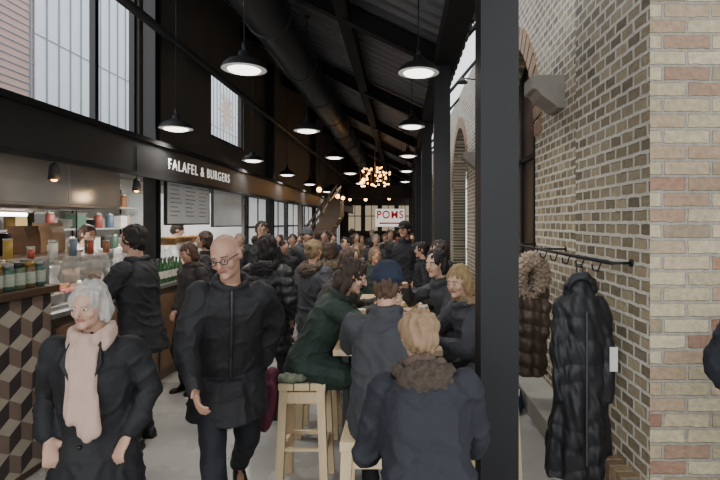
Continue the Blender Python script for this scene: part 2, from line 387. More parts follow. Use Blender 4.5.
rows=[(-1.34,3.04,[4.3,7.2,10.2,13.5,17,20.5]),(-2.62,2.82,[5.85,8.9,11.6,14.5,18]),(.17,3.1,[4.6,7.2,10.4,13.5,17])]
for x,z,ys in rows:
    p=None
    for y in ys:
        if p is None: p=pendant(ceilz(x)-z-.03); p.location=(x,y,z); q=p
        else: q=copytree(p,(x,y,z))
        tag(q,'black enamel dome pendant lamp with glowing lens','lamp','pendant lamps over the aisle')
        l=bpy.data.lights.new('lamp_light','SPOT'); l.energy=85 if y<12 else 70; l.spot_size=2.7; l.spot_blend=.8; l.color=(1,.94,.86); l.shadow_soft_size=.12
        lo=bpy.data.objects.new('lamp_light',l); COL.objects.link(lo); lo.location=(x,y,z-.08)
gp=None
for x,y,z in [(-2.2,13.6,2.6),(-1.9,15.2,2.5),(-1.0,18,2.7),(-2.1,18.4,2.6),(.1,19,2.7),(-1.5,21.8,2.7),(-.5,23,2.8),(-2.4,24,2.8)]:
    if gp is None:
        gp=empty('globe_lamp',(x,y,z)); bm=bmesh.new(); ell(bm,(0,0,0),(.07,.07,.07)); finish(bm,'globe',WARM,parent=gp)
        bm=bmesh.new(); cyl(bm,(0,0,.06),(0,0,1.3),.006,n=6); finish(bm,'cord',BLACK2,parent=gp); q=gp
    else: q=copytree(gp,(x,y,z))
    tag(q,'small warm glowing globe lamp hanging on a cord','lamp','warm globe lamps over far stalls')
e=empty('chandelier',(-.75,15,3.05)); tag(e,'cluster chandelier of many small warm glowing bulbs','lamp')
bm=bmesh.new(); lathe(bm,[(.018,-.02),(.03,0),(.018,.025)],8); bo=finish(bm,'bulb',WARM,parent=e); first=True
for k in range(60):
    p=(random.uniform(-.45,.45),random.uniform(-.4,.4),random.uniform(-.28,.3))
    if first: bo.location=p; first=False
    else:
        c=bo.copy(); c.parent=e; c.location=p; COL.objects.link(c)
bm=bmesh.new()
for k in range(9): x=-.44+k*.11; cyl(bm,(x,-.4,-.25),(x,.4,.3),.006,n=5); cyl(bm,(x,-.4,.3),(x,.4,-.25),.006,n=5)
cyl(bm,(0,0,.2),(0,0,1.25),.015,n=6); finish(bm,'wire_frame',MWOOD,parent=e)
# ------------------------------------------------------------ POMS sign
e=empty('hanging_sign',(X(390,13),13,0)); tag(e,'white hanging sign with red letters reading POMS','sign')
bm=bmesh.new(); box(bm,-.38,.38,-.02,.02,1.60,2.06); finish(bm,'board',pm('sign_white','#efece6',.5,0,2,.02,emit=.7),parent=e)
text('POMS',.28,'lettering',RED,(0,-.035,1.90),(pi/2,0,0),.003,.005,parent=e,sp=1.15,fitw=.68)
bm=bmesh.new(); box(bm,-.28,.28,-.028,-.021,1.67,1.71); finish(bm,'red_stripe',RED,parent=e)
for s in (-.3,.3):
    bm=bmesh.new(); cyl(bm,(s,0,2.02),(s,0,4.2),.006,n=5); finish(bm,'hanging_wire',BLACK,parent=e)
e=empty('wooden_staircase',(-2.25,13.0,0)); tag(e,'dark wooden staircase with side rails rising to a gallery','staircase')
for s in (0,.8):
    bm=bmesh.new()
    f=[bm.verts.new(p) for p in ((-.6,s,.0),(-.3,s,0),(.7,s,1.9),(.7,s,2.3),(.45,s,2.3),(-.6,s,.4))]; g=[bm.verts.new(v.co+V((0,.05,0))) for v in f]
    bm.faces.new(f); bm.faces.new(g)
    for j in range(6): bm.faces.new((f[j],f[(j+1)%6],g[(j+1)%6],g[j]))
    finish(bm,'side_panel',STAIRW,parent=e)
    bm=bmesh.new(); cyl(bm,(-.62,s+.02,1.0),(.62,s+.02,2.72),.03,n=8); finish(bm,'handrail',STAIRW,parent=e)
    for k in range(7):
        x=-.55+k*.19; bm=bmesh.new(); zb=max(.3,.35+(x+.6)*1.6); cyl(bm,(x,s+.02,zb),(x,s+.02,1.0+(x+.62)*1.387),.012,n=6); finish(bm,'baluster',BLACK,parent=e)
for k in range(10):
    bm=bmesh.new(); box(bm,-.5+k*.11,-.38+k*.11,.05,.8,.2*k,.2*k+.04); finish(bm,'tread',PINE,parent=e)
# ------------------------------------------------------------ bar counter
e=empty('bar_counter',(-2.5,0,0)); tag(e,'bar counter clad in tumbling block wood tiles','counter')
bm=bmesh.new(); box(bm,-.75,-.005,.6,3.58,0,1.22); finish(bm,'body',DWOOD,parent=e)
bm=bmesh.new(); box(bm,-.8,.04,.6,3.62,1.22,1.27); finish(bm,'countertop',DWOOD,parent=e,bevel=.005)
bm=bmesh.new(); wh=.2; s=wh/math.sqrt(3)
for r in range(-1,9):
    for c in range(2,20):
        cy=c*wh+(wh/2 if r%2 else 0); cz=r*1.5*s
        P=[(cy+s*math.cos(pi/6+k*pi/3),cz+s*math.sin(pi/6+k*pi/3)) for k in range(6)]
        for mi,idx in ((0,(0,1,2)),(1,(2,3,4)),(2,(4,5,0))):
            f=bm.faces.new([bm.verts.new((0.0,cy,cz))]+[bm.verts.new((0,P[k][0],P[k][1])) for k in idx]); f.material_index=mi
for co_,no in (((0,.62,0),(0,-1,0)),((0,3.58,0),(0,1,0)),((0,0,.05),(0,0,-1)),((0,0,1.21),(0,0,1))):
    bmesh.ops.bisect_plane(bm,geom=bm.verts[:]+bm.edges[:]+bm.faces[:],plane_co=co_,plane_no=no,clear_outer=True)
finish(bm,'tile_front',[pm('tile_cream','#a3988a',.5,0,8,.15),pm('tile_tan','#766459',.5,0,8,.2),pm('tile_dark','#37302e',.5,0,8,.2)],parent=e,norm=False)
# service counter
e=empty('service_counter',(-2.6,0,0)); tag(e,'long food stall counter with wooden front and steel top','counter')
bm=bmesh.new(); box(bm,-.7,0,3.7,9.2,0,1.0); finish(bm,'body',pm('counter_panel','#5a4a3c',.5,0,5,.25,stretch=(1,6,1)),parent=e)
bm=bmesh.new(); box(bm,-.75,.04,3.68,9.25,1.0,1.04); finish(bm,'countertop',STEEL,parent=e,bevel=.004)
for k in range(10):
    bm=bmesh.new(); y=3.75+k*.545; box(bm,0,.02,y,y+.5,.12,.92); finish(bm,'front_panel',MWOOD,parent=e)
def display(y0,y1,foods):
    e=empty('display_case',(-2.95,y0,1.04)); L=y1-y0; tag(e,'glass display case with food trays on the stall counter','display case','food display cases')
    bm=bmesh.new(); box(bm,.29,.3,0,L,.02,.38); box(bm,-.2,.3,0,L,.38,.39); finish(bm,'glass_panel',GLASS,parent=e)
    bm=bmesh.new()
    for y in (0,L-.02):
        for x in (-.2,.285): box(bm,x,x+.02,y,y+.02,0,.4)
    box(bm,-.2,.305,0,L,0,.03); finish(bm,'frame',STEEL,parent=e)
    l=bpy.data.lights.new('case_light','AREA'); l.shape='RECTANGLE'; l.size=.1; l.size_y=L*.9; l.energy=10; l.color=(1,.96,.9)
    lo=bpy.data.objects.new('case_light',l); COL.objects.link(lo); lo.location=(-2.95,(y0+y1)/2,1.41)
    n=int(L/.28)
    for k in range(n):
        cx,cy=-2.89,y0+.16+k*.28
        t=empty('food_tray',(cx,cy,1.075)); tag(t,'steel tray filled with fresh salad food','tray','food trays in display case')
        bm=bmesh.new(); box(bm,-.16,.16,-.115,.115,0,.01)
        for a in ((-.16,-.15,-.115,.115),(.15,.16,-.115,.115),(-.15,.15,-.115,-.105),(-.15,.15,.105,.115)): box(bm,a[0],a[1],a[2],a[3],.01,.07)
        finish(bm,'tray_rim',STEEL,parent=t)
        bm=bmesh.new()
        for j in range(26): ell(bm,(random.uniform(-.12,.12),random.uniform(-.08,.08),random.uniform(.03,.08)),[random.uniform(.015,.03) for _ in range(3)],n=8)
        fo=finish(bm,'food',foods[k%len(foods)],parent=t); fo['kind']='stuff'
foods=[pm('salad_green','#5f7a33',.5,0,20,.4),pm('tomato','#a8321f',.4,0,20,.3),pm('falafel','#8a5a2c',.8,0,30,.4),pm('onion','#d9cdb8',.5,0,20,.2)]
display(3.75,4.9,foods); display(6.2,7.4,foods[::-1])
def bottle(col,hh,r,label,group,cap='#2a2a2a'):
    e=empty('bottle'); bm=bmesh.new(); lathe(bm,[(r*.8,0),(r,.01),(r,hh*.58),(r*.85,hh*.66),(r*.38,hh*.78),(r*.35,hh*.95)],14); finish(bm,'bottle_glass',pm('bottle_'+col,col,.12,0,5,.15,coat=.5),parent=e)
    bm=bmesh.new(); lathe(bm,[(r*.42,hh*.94),(r*.42,hh)],12); finish(bm,'bottle_cap',pm('cap_'+cap,cap,.5),parent=e)
    bm=bmesh.new(); lathe(bm,[(r*1.01,hh*.2),(r*1.01,hh*.5)],14,cap=False); finish(bm,'bottle_label',pm('bottle_paper','#ddd6c4',.7,0,20,.2),parent=e)
    tag(e,label,'bottle',group); return e
b0=bottle('#2f5a34',.27,.034,'green glass bottle standing on the stall counter','green bottles on the counter')
k=0
for r in range(2):
    for y in [5.0+i*.1 for i in range(11)]:
        loc=(-2.64-r*.1,y+r*.04,1.04)
        if k==0: b0.location=loc
        else: copytree(b0,loc)
        k+=1
b1=bottle('#7c2b1c',.22,.03,'red sauce bottle standing on the stall counter','sauce bottles on the counter','#c9b04a'); b1.location=(-2.66,7.6,1.04)
for i in range(8): copytree(b1,(-2.66-.12*(i%2),7.75+i*.13,1.04))
def jar(col,lid):
    e=empty('jar'); bm=bmesh.new(); lathe(bm,[(.035,0),(.042,.01),(.042,.13),(.034,.15)],16); finish(bm,'jar_body',pm('jar_'+col,col,.3,0,9,.3),parent=e)
    bm=bmesh.new(); lathe(bm,[(.037,.145),(.037,.175),(.03,.178)],16); finish(bm,'jar_lid',pm('lid_'+lid,lid,.4,.5),parent=e)
    bm=bmesh.new(); lathe(bm,[(.0428,.03),(.0428,.11)],16,cap=False); finish(bm,'jar_label',pm('jar_paper','#a5ab98',.7,0,30,.45),parent=e)
    tag(e,'small jar with pale label and metal lid','jar','jars lined up on the bar counter'); return e
js=[jar('#3d5e52','#8b8f8c'),jar('#5a6a4c','#3a3a3a'),jar('#6a5638','#9a7f3a')]
for i in range(21):
    loc=(-2.56-.1*(i//7),2.97+.095*(i%7),1.27); j=js[i%3]
    if i<3: j.location=loc
    else: copytree(j,loc)
e=empty('work_counter',(-4.4,0,0)); tag(e,'stainless steel kitchen work counter behind the stall','counter')
bm=bmesh.new(); box(bm,-.35,.3,2.2,9.0,.88,.92); finish(bm,'countertop',STEEL,parent=e)
bm=bmesh.new(); box(bm,-.33,.28,2.2,9.0,.3,.33); finish(bm,'lower_shelf',STEEL,parent=e)
for yy in (2.3,4.5,6.7,8.9):
    for xx in (-.3,.25):
        bm=bmesh.new(); cyl(bm,(xx,yy,0),(xx,yy,.9),.02,n=8); finish(bm,'leg',STEEL,parent=e)
cols=['#a5874a','#80392c','#b0ab9e','#3f5a46','#7a5234','#4a5a68','#9c8c6a','#8d8a84','#c9c6be','#7e8a7a','#2f2d2b','#bdb9b0']
e=empty('storage_shelving',(-4.9,2.4,0)); tag(e,'tall kitchen storage shelving full of stock','shelving')
for z in (1.25,1.6,1.95):
    bm=bmesh.new(); box(bm,-.14,.16,0,6.7,z,z+.025); finish(bm,'shelf_board',STEEL,parent=e)
for k in range(6):
    bm=bmesh.new(); box(bm,-.14,-.12,k*1.32-.01,k*1.32+.01,0,2.3); finish(bm,'upright',BLACK,parent=e)
protos={}
def stock(kind,c,loc):
    key=(kind,c)
    if key not in protos:
        m=pm('stock_'+c,c,.5,0,12,.25)
        if kind=='storage_box':
            e=empty(kind); bm=bmesh.new(); box(bm,-.10,.10,-.10,.10,0,.2); finish(bm,'box_body',m,parent=e,bevel=.006)
            bm=bmesh.new(); box(bm,-.105,.105,-.105,.105,.2,.225); finish(bm,'box_lid',pm('lid_grey','#55524d',.5),parent=e,bevel=.004); tag(e,'lidded storage box on kitchen shelving','box','stock on kitchen shelving')
        elif kind=='canister':
            e=empty(kind); bm=bmesh.new(); lathe(bm,[(.06,0),(.065,.01),(.065,.19),(.05,.2)],16); finish(bm,'canister_body',m,parent=e)
            bm=bmesh.new(); lathe(bm,[(.055,.2),(.055,.225),(.015,.23),(.015,.25)],16); finish(bm,'canister_lid',STEEL,parent=e); tag(e,'round lidded canister on kitchen shelving','canister','stock on kitchen shelving')
        else:
            e=empty(kind); bm=bmesh.new()
            for q in range(5): lathe(bm,[(.05,q*.022),(.1,q*.022+.04),(.104,q*.022+.042),(.09,q*.022+.038)],18)
            finish(bm,'bowls',m,parent=e); tag(e,'stack of nested bowls on kitchen shelving','bowls','stock on kitchen shelving')
        protos[key]=e; e.location=loc; return
    copytree(protos[key],loc)
for z in (1.277,1.627,1.977):
    y=2.55
    while y<8.9:
        stock(random.choice(['storage_box','canister','canister','bowl_stack','storage_box']),random.choice(cols),(-4.86,y,z)); y+=random.choice([.24,.26,.32])
e=empty('hanging_rack',(-3.75,2.6,1.38)); tag(e,'long hanging rack above the counter carrying boxes and bags','rack')
bm=bmesh.new(); box(bm,-.2,.2,0,3.0,0,.03); finish(bm,'shelf_board',MWOOD,parent=e)
for yy in (.1,1.4,2.9):
    bm=bmesh.new(); cyl(bm,(0.19,yy,.03),(0.19,yy,.5),.008,n=8); finish(bm,'hanging_rod',BLACK,parent=e)
SH=1.412
def carton(x,y,z,sx,sy,sz,mat,label):
    e=empty('cardboard_box',(x,y,z)); tag(e,label,'box','boxes on the stall shelf')
    bm=bmesh.new(); box(bm,-sx/2,sx/2,-sy/2,sy/2,0,sz); finish(bm,'box_body',mat,parent=e,bevel=.004)
    for s in (-1,1):
        bm=bmesh.new(); f=[bm.verts.new(p) for p in ((s*sx/2,-sy/2,sz),(s*sx/2,sy/2,sz),(s*(sx/2+.05),sy/2,sz+.05),(s*(sx/2+.05),-sy/2,sz+.05))]; bm.faces.new(f); finish(bm,'box_flap',mat,parent=e)
CD=pm('card_dark','#6e5842',.8,0,6,.2)
carton(-3.7,4.0,SH,.22,.28,.24,CARD,'brown open cardboard box on the shelf')
carton(-3.7,3.6,SH,.2,.3,.2,CD,'dark brown cardboard box on the shelf')
carton(-4.3,4.1,.92,.3,.4,.3,CARD,'brown open cardboard box on the work counter')
carton(-4.3,5.3,.92,.3,.36,.26,CD,'dark brown cardboard box on the work counter')
for i in range(14):
    y=4.3+.24*(i%2); z=.026*(i//2)
    bm=bmesh.new(); lathe(bm,[(.05,0),(.09,.045),(.1,.05),(.09,.047),(.045,.008)],18)
    tag(finish(bm,'takeaway_bowl',BK,loc=(-3.64,y,SH+z)),'black plastic takeaway bowl stacked on the shelf','bowl','black takeaway bowls')
def paperbag(x,y,z,s,mat,label,group='paper bags on the shelf'):
    bm=bmesh.new(); R=[]
    for zz,k in ((0,1),(.1,1.04),(.2,1.0),(.27,.75),(.3,.8)):
        R.append([V((.1*k*s*a,.14*s*b*(1 if zz<.25 else 1.05),zz*s)) for a,b in ((-1,-1),(1,-1),(1,1),(-1,1))])
    loft(bm,R,smooth=False); tag(finish(bm,'paper_bag',mat,loc=(x,y,z),rot=(0,0,.2)),label,'bag',group)
paperbag(-3.66,4.86,SH,.9,pm('bag_brown','#6b533c',.8,0,8,.25),'brown paper bag standing on the shelf')
paperbag(-3.66,5.2,SH,1.0,pm('bag_tan','#95795a',.8,0,8,.2),'tan paper bag standing on the shelf')
# hood
e=empty('extractor_hood',(-4.0,0,0)); tag(e,'long stainless steel extractor hood above the kitchen','extractor hood')
bm=bmesh.new(); 
f=[(.95,1.86),(.95,2.42),(.45,2.48),(-.5,2.48),(-.5,1.86)]
A=[bm.verts.new((p[0],2.0,p[1])) for p in f]; B=[bm.verts.new((p[0],5.45,p[1])) for p in f]
bm.faces.new(A); bm.faces.new(B)
for j in range(4): bm.faces.new((A[j],A[(j+1)%5],B[(j+1)%5],B[j]))
finish(bm,'hood_body',STEEL,parent=e)
BR=pm('brushed_steel','#a9acae',.22,.45,3,.15,bump=.4,bscale=1.6)
for k in range(4):
    bm=bmesh.new(); box(bm,.95,.956,2.02+k*.86,2.86+k*.86,1.88,2.4); finish(bm,'hood_panel',BR,parent=e,bevel=.003)
for k in range(7):
    bm=bmesh.new(); box(bm,-.4,.7,2.3+k*.45,2.6+k*.45,1.84,1.858); finish(bm,'grease_filter',STEEL,parent=e)
for i,(u,y) in enumerate([(44,3.9),(129,5.3)]):
    x=X(u,y)+.08; e=empty('heat_lamp',(x,y,2.05)); tag(e,'small black heat lamp hanging over the pass','lamp','heat lamps')
    bm=bmesh.new(); lathe(bm,[(.02,.13),(.035,.1),(.045,.0),(.04,.0)],16); finish(bm,'lamp_shade',BLACK2,parent=e)
    bm=bmesh.new(); ell(bm,(0,0,.01),(.025,.025,.025)); finish(bm,'bulb',WARM,parent=e)
    bm=bmesh.new(); cyl(bm,(0,0,.13),(0,0,.47),.005,n=6); finish(bm,'cord',BLACK2,parent=e)
    l=bpy.data.lights.new('heat_light','POINT'); l.energy=1.6; l.color=(1,.65,.35); l.shadow_soft_size=.05
    lo=bpy.data.objects.new('heat_light',l); COL.objects.link(lo); lo.location=(x+.06,y,1.98)
for i,(y,en) in enumerate([(3.2,34),(5.0,40),(6.8,60),(8.4,48),(11,50),(13.5,50),(18,60)]):
    e=empty('ceiling_light',(-4.1 if y<5.4 else -3.9,y,2.44 if y>5.4 else 1.8)); tag(e,'long white fluorescent strip light over the kitchen','light','kitchen strip lights')
    bm=bmesh.new(); box(bm,-.06,.06,-.5,.5,.02,.06); finish(bm,'housing',WHITE,parent=e)
    bm=bmesh.new(); cyl(bm,(0,-.48,0),(0,.48,0),.02,n=10); finish(bm,'tube',TUBE,parent=e)
    l=bpy.data.lights.new('strip_light','AREA'); l.shape='RECTANGLE'; l.size=.15; l.size_y=1.0; l.energy=en; l.color=(1,.97,.93)
    lo=bpy.data.objects.new('strip_light',l); COL.objects.link(lo); lo.location=(e.location.x,y,e.location.z-.03)
def menu(y0,y1,z0,z1,mat,lines,label):
    e=empty('menu_board',(-2.88,(y0+y1)/2,z0)); tag(e,label,'menu board','menu boards under the beam'); L=(y1-y0)/2
    bm=bmesh.new(); box(bm,-.015,.015,-L,L,0,z1-z0); finish(bm,'board',mat,parent=e)
    bm=bmesh.new()
    for a,b,c,d in ((-L-.02,-L,0,z1-z0),(L,L+.02,0,z1-z0),(-L-.02,L+.02,-.02,0)): box(bm,-.02,.02,a,b,c,d)
    finish(bm,'frame',BLACK,parent=e)
    if lines:
        for c in range(3):
            for r in range(8):
                bm=bmesh.new(); a=-L+.08+c*(2*L/3); box(bm,.016,.019,a,a+random.uniform(.2,.34),z1-z0-.08-r*.055,z1-z0-.068-r*.055)
                finish(bm,'printed_line',pm('print_dark','#7a7874',.6),parent=e)
menu(6.15,7.5,1.7,2.26,pm('menu_grey','#9a9d9c',.4,0,3,.1,emit=.2),True,'pale grey menu board with small printed lines')
menu(7.68,9.05,1.66,2.26,pm('menu_frost','#a9aeae',.35,0,3,.2,emit=.15),False,'frosted white board hung below the beam')
for i in range(12):
    y=3.0+i*.5; bm=bmesh.new(); r=random.uniform(.08,.13); h=random.uniform(.12,.26); lathe(bm,[(r*.9,0),(r,.02),(r,h),(r*1.06,h+.005),(r*.96,h),(r*.93,.02)],18)
    tag(finish(bm,'cooking_pot',STEEL,loc=(-4.52,y,.92)),'round steel cooking pot on the work counter','pot','steel pots on the work counter')
cl=['#a5873a','#98402a','#c8c4b8','#3f5a46','#8a5a34','#5a6a78','#bcae8f']
for i in range(16):
    y=3.85+i*.08 if i<12 else 7.45+(i-12)*.1; hh=random.uniform(.07,.15); rr=random.uniform(.025,.034)
    c=cl[i%7]; z=1.432 if i<12 else 1.04; x=-3.02+.12*(i%3) if i<12 else -3.0
    e=empty('food_tin',(x,y,z)); tag(e,'small coloured food tin on the stall counter','tin','food tins on the stall')
    bm=bmesh.new(); lathe(bm,[(rr,0),(rr,hh)],14); finish(bm,'tin_body',pm('tin_'+c,c,.4,0,12,.25),parent=e)
    bm=bmesh.new(); lathe(bm,[(rr*1.05,hh),(rr*1.05,hh+.012)],14); finish(bm,'tin_lid',STEEL,parent=e)
for i,(y,c) in enumerate([(6.3,'#8a6a40'),(6.75,'#6f5236'),(7.15,'#9a7a4c')]):
    e=empty('bread_basket',(-2.93,y,1.432)); tag(e,'woven basket filled with bread rolls','basket','bread baskets')
    bm=bmesh.new(); lathe(bm,[(.10,0),(.14,.08),(.15,.085),(.135,.078),(.09,.012)],20); finish(bm,'basket_bowl',pm('wicker'+c,c,.8,0,40,.4,bump=.6),parent=e)
    for j in range(6):
        bm=bmesh.new(); ell(bm,(.06*math.cos(j*1.05),.06*math.sin(j*1.05),.075),(.05,.035,.03)); finish(bm,'bread_roll',pm('bread','#b5803f',.7,0,12,.3),parent=e)
for i in range(12):
    bm=bmesh.new(); lathe(bm,[(.06,0),(.11,.012),(.125,.02),(.11,.016),(.05,.006)],22)
    tag(finish(bm,'plate',pm('plate_dark','#3c3a38',.3,0,5,.05),loc=(-2.95,3.3,1.27+i*.014)),'dark plate in a stack on the bar counter','plate','stacked dark plates')

# ------------------------------------------------------------ stools & tables
def stool(x,y,rz=0,label='pale pine bar stool with square legs and crossbars'):
    e=empty('bar_stool',(x,y,0),rz); tag(e,label,'stool','pine bar stools around the high table')
    bm=bmesh.new()
    for k in range(3): box(bm,-.15+k*.102,-.054+k*.102,-.15,.15,.655,.70)
    finish(bm,'seat',PINE,parent=e,bevel=.004)
    for sx in (-1,1):
        for sy in (-1,1):
            bm=bmesh.new(); t=.025; tp=V((sx*.118,sy*.118,.655)); bt=V((sx*.145,sy*.145,0))
            loft(bm,[[p+V((a*t,b*t,0)) for a,b in ((-1,-1),(1,-1),(1,1),(-1,1))] for p in (bt,tp)],smooth=False); finish(bm,'leg',PINE,parent=e)
    for z in (.60,.25):
        q=.118+.022*(1-z/.665)
        for a in range(2):
            for s in (-1,1):
                bm=bmesh.new()
                if a: box(bm,-q,q,s*q-.013,s*q+.013,z-.03+.05*(z<.5),z+.04)
                else: box(bm,s*q-.013,s*q+.013,-q,q,z-.03,z+.04)
                finish(bm,'crossbar',PINE,parent=e)
    return e
def table(x0,x1,y0,y1):
    e=empty('high_table',((x0+x1)/2,(y0+y1)/2,0)); tag(e,'long high wooden table on black steel legs','table','high communal tables')
    a,b=(x1-x0)/2,(y1-y0)/2
    bm=bmesh.new()
    for k in range(5): w0=-a+k*2*a/5; box(bm,w0,w0+2*a/5-.004,-b,b,.92,.955)
    finish(bm,'tabletop',TABW,parent=e,bevel=.003)
    for sx in (-1,1):
        for sy in (-1,1):
            bm=bmesh.new(); cx,cy=sx*(a-.05),sy*(b-.25); box(bm,cx-.02,cx+.02,cy-.02,cy+.02,0,.92); finish(bm,'leg',BLACK,parent=e)
    bm=bmesh.new()
    for sy in (-1,1): box(bm,-a+.05,a-.05,sy*(b-.25)-.015,sy*(b-.25)+.015,.25,.28)
    box(bm,-.015,.015,-b+.25,b-.25,.25,.28); finish(bm,'foot_rail',BLACK,parent=e)
table(-.40,.26,2.98,5.3)
# ------------------------------------------------------------ people
SK=[pm('skin_light','#b98f79',.5,0,10,.12),pm('skin_pale','#c49e88',.5,0,10,.12),pm('skin_tan','#a8775a',.5,0,10,.08)]
LIP=pm('lips','#9c625a',.5); EYEW=pm('eye_white','#c5bdb4',.25); IRIS=pm('eye_dark','#1c1410',.2)
def rx(a): return Matrix.Rotation(a,3,'X')
def rz3(a): return Matrix.Rotation(a,3,'Z')
def ik(a,b,l1,l2,pole):
    d=b-a; L=d.length
    if L>(l1+l2)*.995: b=a+d.normalized()*(l1+l2)*.995; d=b-a; L=d.length
    x=(l1*l1-l2*l2+L*L)/(2*L); h=math.sqrt(max(0,l1*l1-x*x)); dn=d/L
    p=pole-dn*pole.dot(dn); p=p.normalized() if p.length>1e-5 else V((0,1,0))
    return a+dn*x+p*h,b
def hand(bm,wr,d,t,s,curl=.5):
    d=d.normalized(); t=(t-d*t.dot(d)).normalized(); n=d.cross(t)
    def P(a,b,c): return wr+d*(a*s)+t*(b*s)+n*(c*s)
    loft(bm,[ring_pts(P(a,0,0),t,n,rt*s,rn*s,12) for a,rt,rn in ((-.01,.026,.02),(.02,.034,.018),(.06,.042,.016),(.09,.040,.013),(.098,.03,.008))])
    for i,(o,L) in enumerate(((-.032,.058),(-.011,.072),(.011,.08),(.032,.07))):
        b0=P(.085,o,0); sp=t*(o*2.6)
        c1=curl*.5; c2=curl*1.1
        d1=(d*math.cos(c1)+n*math.sin(c1)+sp).normalized(); d2=(d*math.cos(c1+c2)+n*math.sin(c1+c2)+sp*.5).normalized()
        m=b0+d1*L*.5*s; e=m+d2*L*.5*s
        capsule(bm,b0,m,.0095*s,.009*s,8); capsule(bm,m,e,.009*s,.0075*s,8)
    b0=P(.02,.03,.005); m=b0+(d*.55+t*.75+n*.25).normalized()*.045*s; e=m+(d*.85+t*.25+n*.3).normalized()*.035*s
    capsule(bm,b0,m,.013*s,.011*s,8); capsule(bm,m,e,.011*s,.008*s,8)
def person(x,y,h,rz,label,pose='stand',lean=0,yaw=0,pitch=0,hands=(None,None),skin=0,coat='#1b1c1f',hem=.5,puff=0,legs='#1d1f25',shoes='#15130f',
           hair='short',hc='#2a1c13',scarf=None,hood=None,hat=None,glasses=False,female=False,vox=.012,seat=.70,wide=1.0,apron=None,feet=None,fat=0.0,roll=0.0,fold=1.0,lapels=True):
    s=h/1.75; k=.93 if female else 1.0; k*=wide; seed=random.random()*50
    e=empty('person',(x,y,0),rz); tag(e,label,'person')
    pel=V((0,0,.95)) if pose!='sit' else V((0,-.02,(seat+.115*s)/s))
    if pose=='walk': pel.z=.92
    U=lambda p: pel+rx(-lean)@V(p)
    neck=U((0,-.005,.52)); 
    hrot=rz3(yaw)@rx(-(lean*.35+pitch))@Matrix.Rotation(roll,3,'Y')
    hc0=neck+rx(-lean*.7)@V((0,.02,.085))+hrot@V((0,.012,.085))
    Hd=lambda p: hc0+hrot@V(p)
    S={}
    for sg in (-1,1):
        sh=U((sg*.175*k,0,.455)); tgt=hands[0 if sg<0 else 1]
        if tgt is None: tgt=sh+V((sg*.05,.05,-.52))
        elif tgt=='pocket': tgt=U((sg*.19,.10,.0))
        elif tgt=='fwd': tgt=sh+V((sg*.02,.24,-.44))
        elif tgt=='back': tgt=sh+V((sg*.04,-.20,-.46))
        else: tgt=V(tgt)/s
        el,wr=ik(sh,tgt,.285,.255,V((sg*.7,-.8,-.5)))
        hip=pel+V((sg*.09,0,-.03))
        if feet: ank=V(feet[0 if sg<0 else 1])
        elif pose=='walk': ank=V((sg*.08,sg*.32,.10 if sg>0 else .15))
        elif pose=='sit': ank=V((sg*.10,.30,.36))
        else: ank=V((sg*.11,0.02*sg,.085))
        kn,ank=ik(hip,ank,.44,.43,V((sg*.12,1,.0)))
        S[sg]=(sh,el,wr,hip,kn,ank)
    sc=lambda bm: bmesh.ops.scale(bm,vec=(s,s,s),verts=bm.verts)
    near=vox<.01
    bm=bmesh.new(); side=V((1,0,0)); fr=rx(-lean)@V((0,1,0))
    tors=[(-.1,.13,.10),(0,.155,.11),(.15,.14,.10),(.3,.155,.105),(.42,.16,.10),(.48,.11,.08),(.53,.055,.055)]
    loft(bm,[ring_pts(U((0,0,z)),side,fr,a*k,b,16) for z,a,b in tors])
    capsule(bm,U((0,-.01,.46)),hc0+hrot@V((0,-.02,-.04)),.056,.052)
    ell(bm,Hd((0,-.012,.025)),(.074,.094,.09),hrot,16); ell(bm,Hd((0,.022,-.045)),(.055,.06,.07),hrot); ell(bm,Hd((0,.034,-.01)),(.058,.052,.085),hrot)
    ell(bm,Hd((0,.07,-.088)),(.024,.02,.02),hrot,10)
    capsule(bm,Hd((0,.086,.018)),Hd((0,.103,-.02)),.008,.0135,8); capsule(bm,Hd((-.034,.074,.028)),Hd((.034,.074,.028)),.012,.012,8)
    for sg in (-1,1):
        ell(bm,Hd((sg*.036,.055,-.024)),(.026,.026,.026),hrot,10); ell(bm,Hd((sg*.077,-.008,0)),(.01,.02,.032),hrot,10)
        sh,el,wr,hip,kn,ank=S[sg]
        capsule(bm,sh,el,.05,.04); capsule(bm,el,wr,.04,.028); capsule(bm,hip,kn,.08,.055); capsule(bm,kn,ank,.055,.038)
        capsule(bm,ank+V((0,0,-.03)),ank+V((0,.12,-.05)),.035,.028)
        d=(wr-el).normalized(); inn=V((-sg,0,0))
        if (pose=='sit' or hands[0 if sg<0 else 1] not in (None,'fwd','back')): n=V((0,0,-1))
        else: n=inn
        t=n.cross(d)
        if t.length<.1: t=V((0,1,0))
        t=-t if (t.y+ (-sg)*t.x)<0 else t
        tt=t.normalized()
        b2=bmesh.new(); hand(b2,wr,d,tt,.95,.6 if (d.cross(tt)).dot(n)>0 else -.6)
        mtmp=bpy.data.meshes.new('t'); b2.to_mesh(mtmp); b2.free(); bm.from_mesh(mtmp); bpy.data.meshes.remove(mtmp)
    sc(bm); body=remesh(bm,'body',SK[skin],vox,e,1)
    if vox<.018:
        for sg in (-1,1):
            bm=bmesh.new(); ell(bm,Hd((sg*.031,.0765,.006)),(.0135,.0115,.0075),hrot,12,0); ell(bm,Hd((sg*.031,.0845,.006)),(.006,.0045,.006),hrot,8,1); sc(bm); finish(bm,'eye',[EYEW,IRIS],parent=e)
            bm=bmesh.new(); capsule(bm,Hd((sg*.018,.087,.029)),Hd((sg*.046,.078,.029)),.004,.003,6); sc(bm); finish(bm,'eyebrow',pm('hair_'+hc,hc,.7,0,40,.3),parent=e)
        bm=bmesh.new(); capsule(bm,Hd((-.018,.080,-.052)),Hd((.018,.080,-.052)),.0065,.0065,8); sc(bm); finish(bm,'mouth',LIP,parent=e)
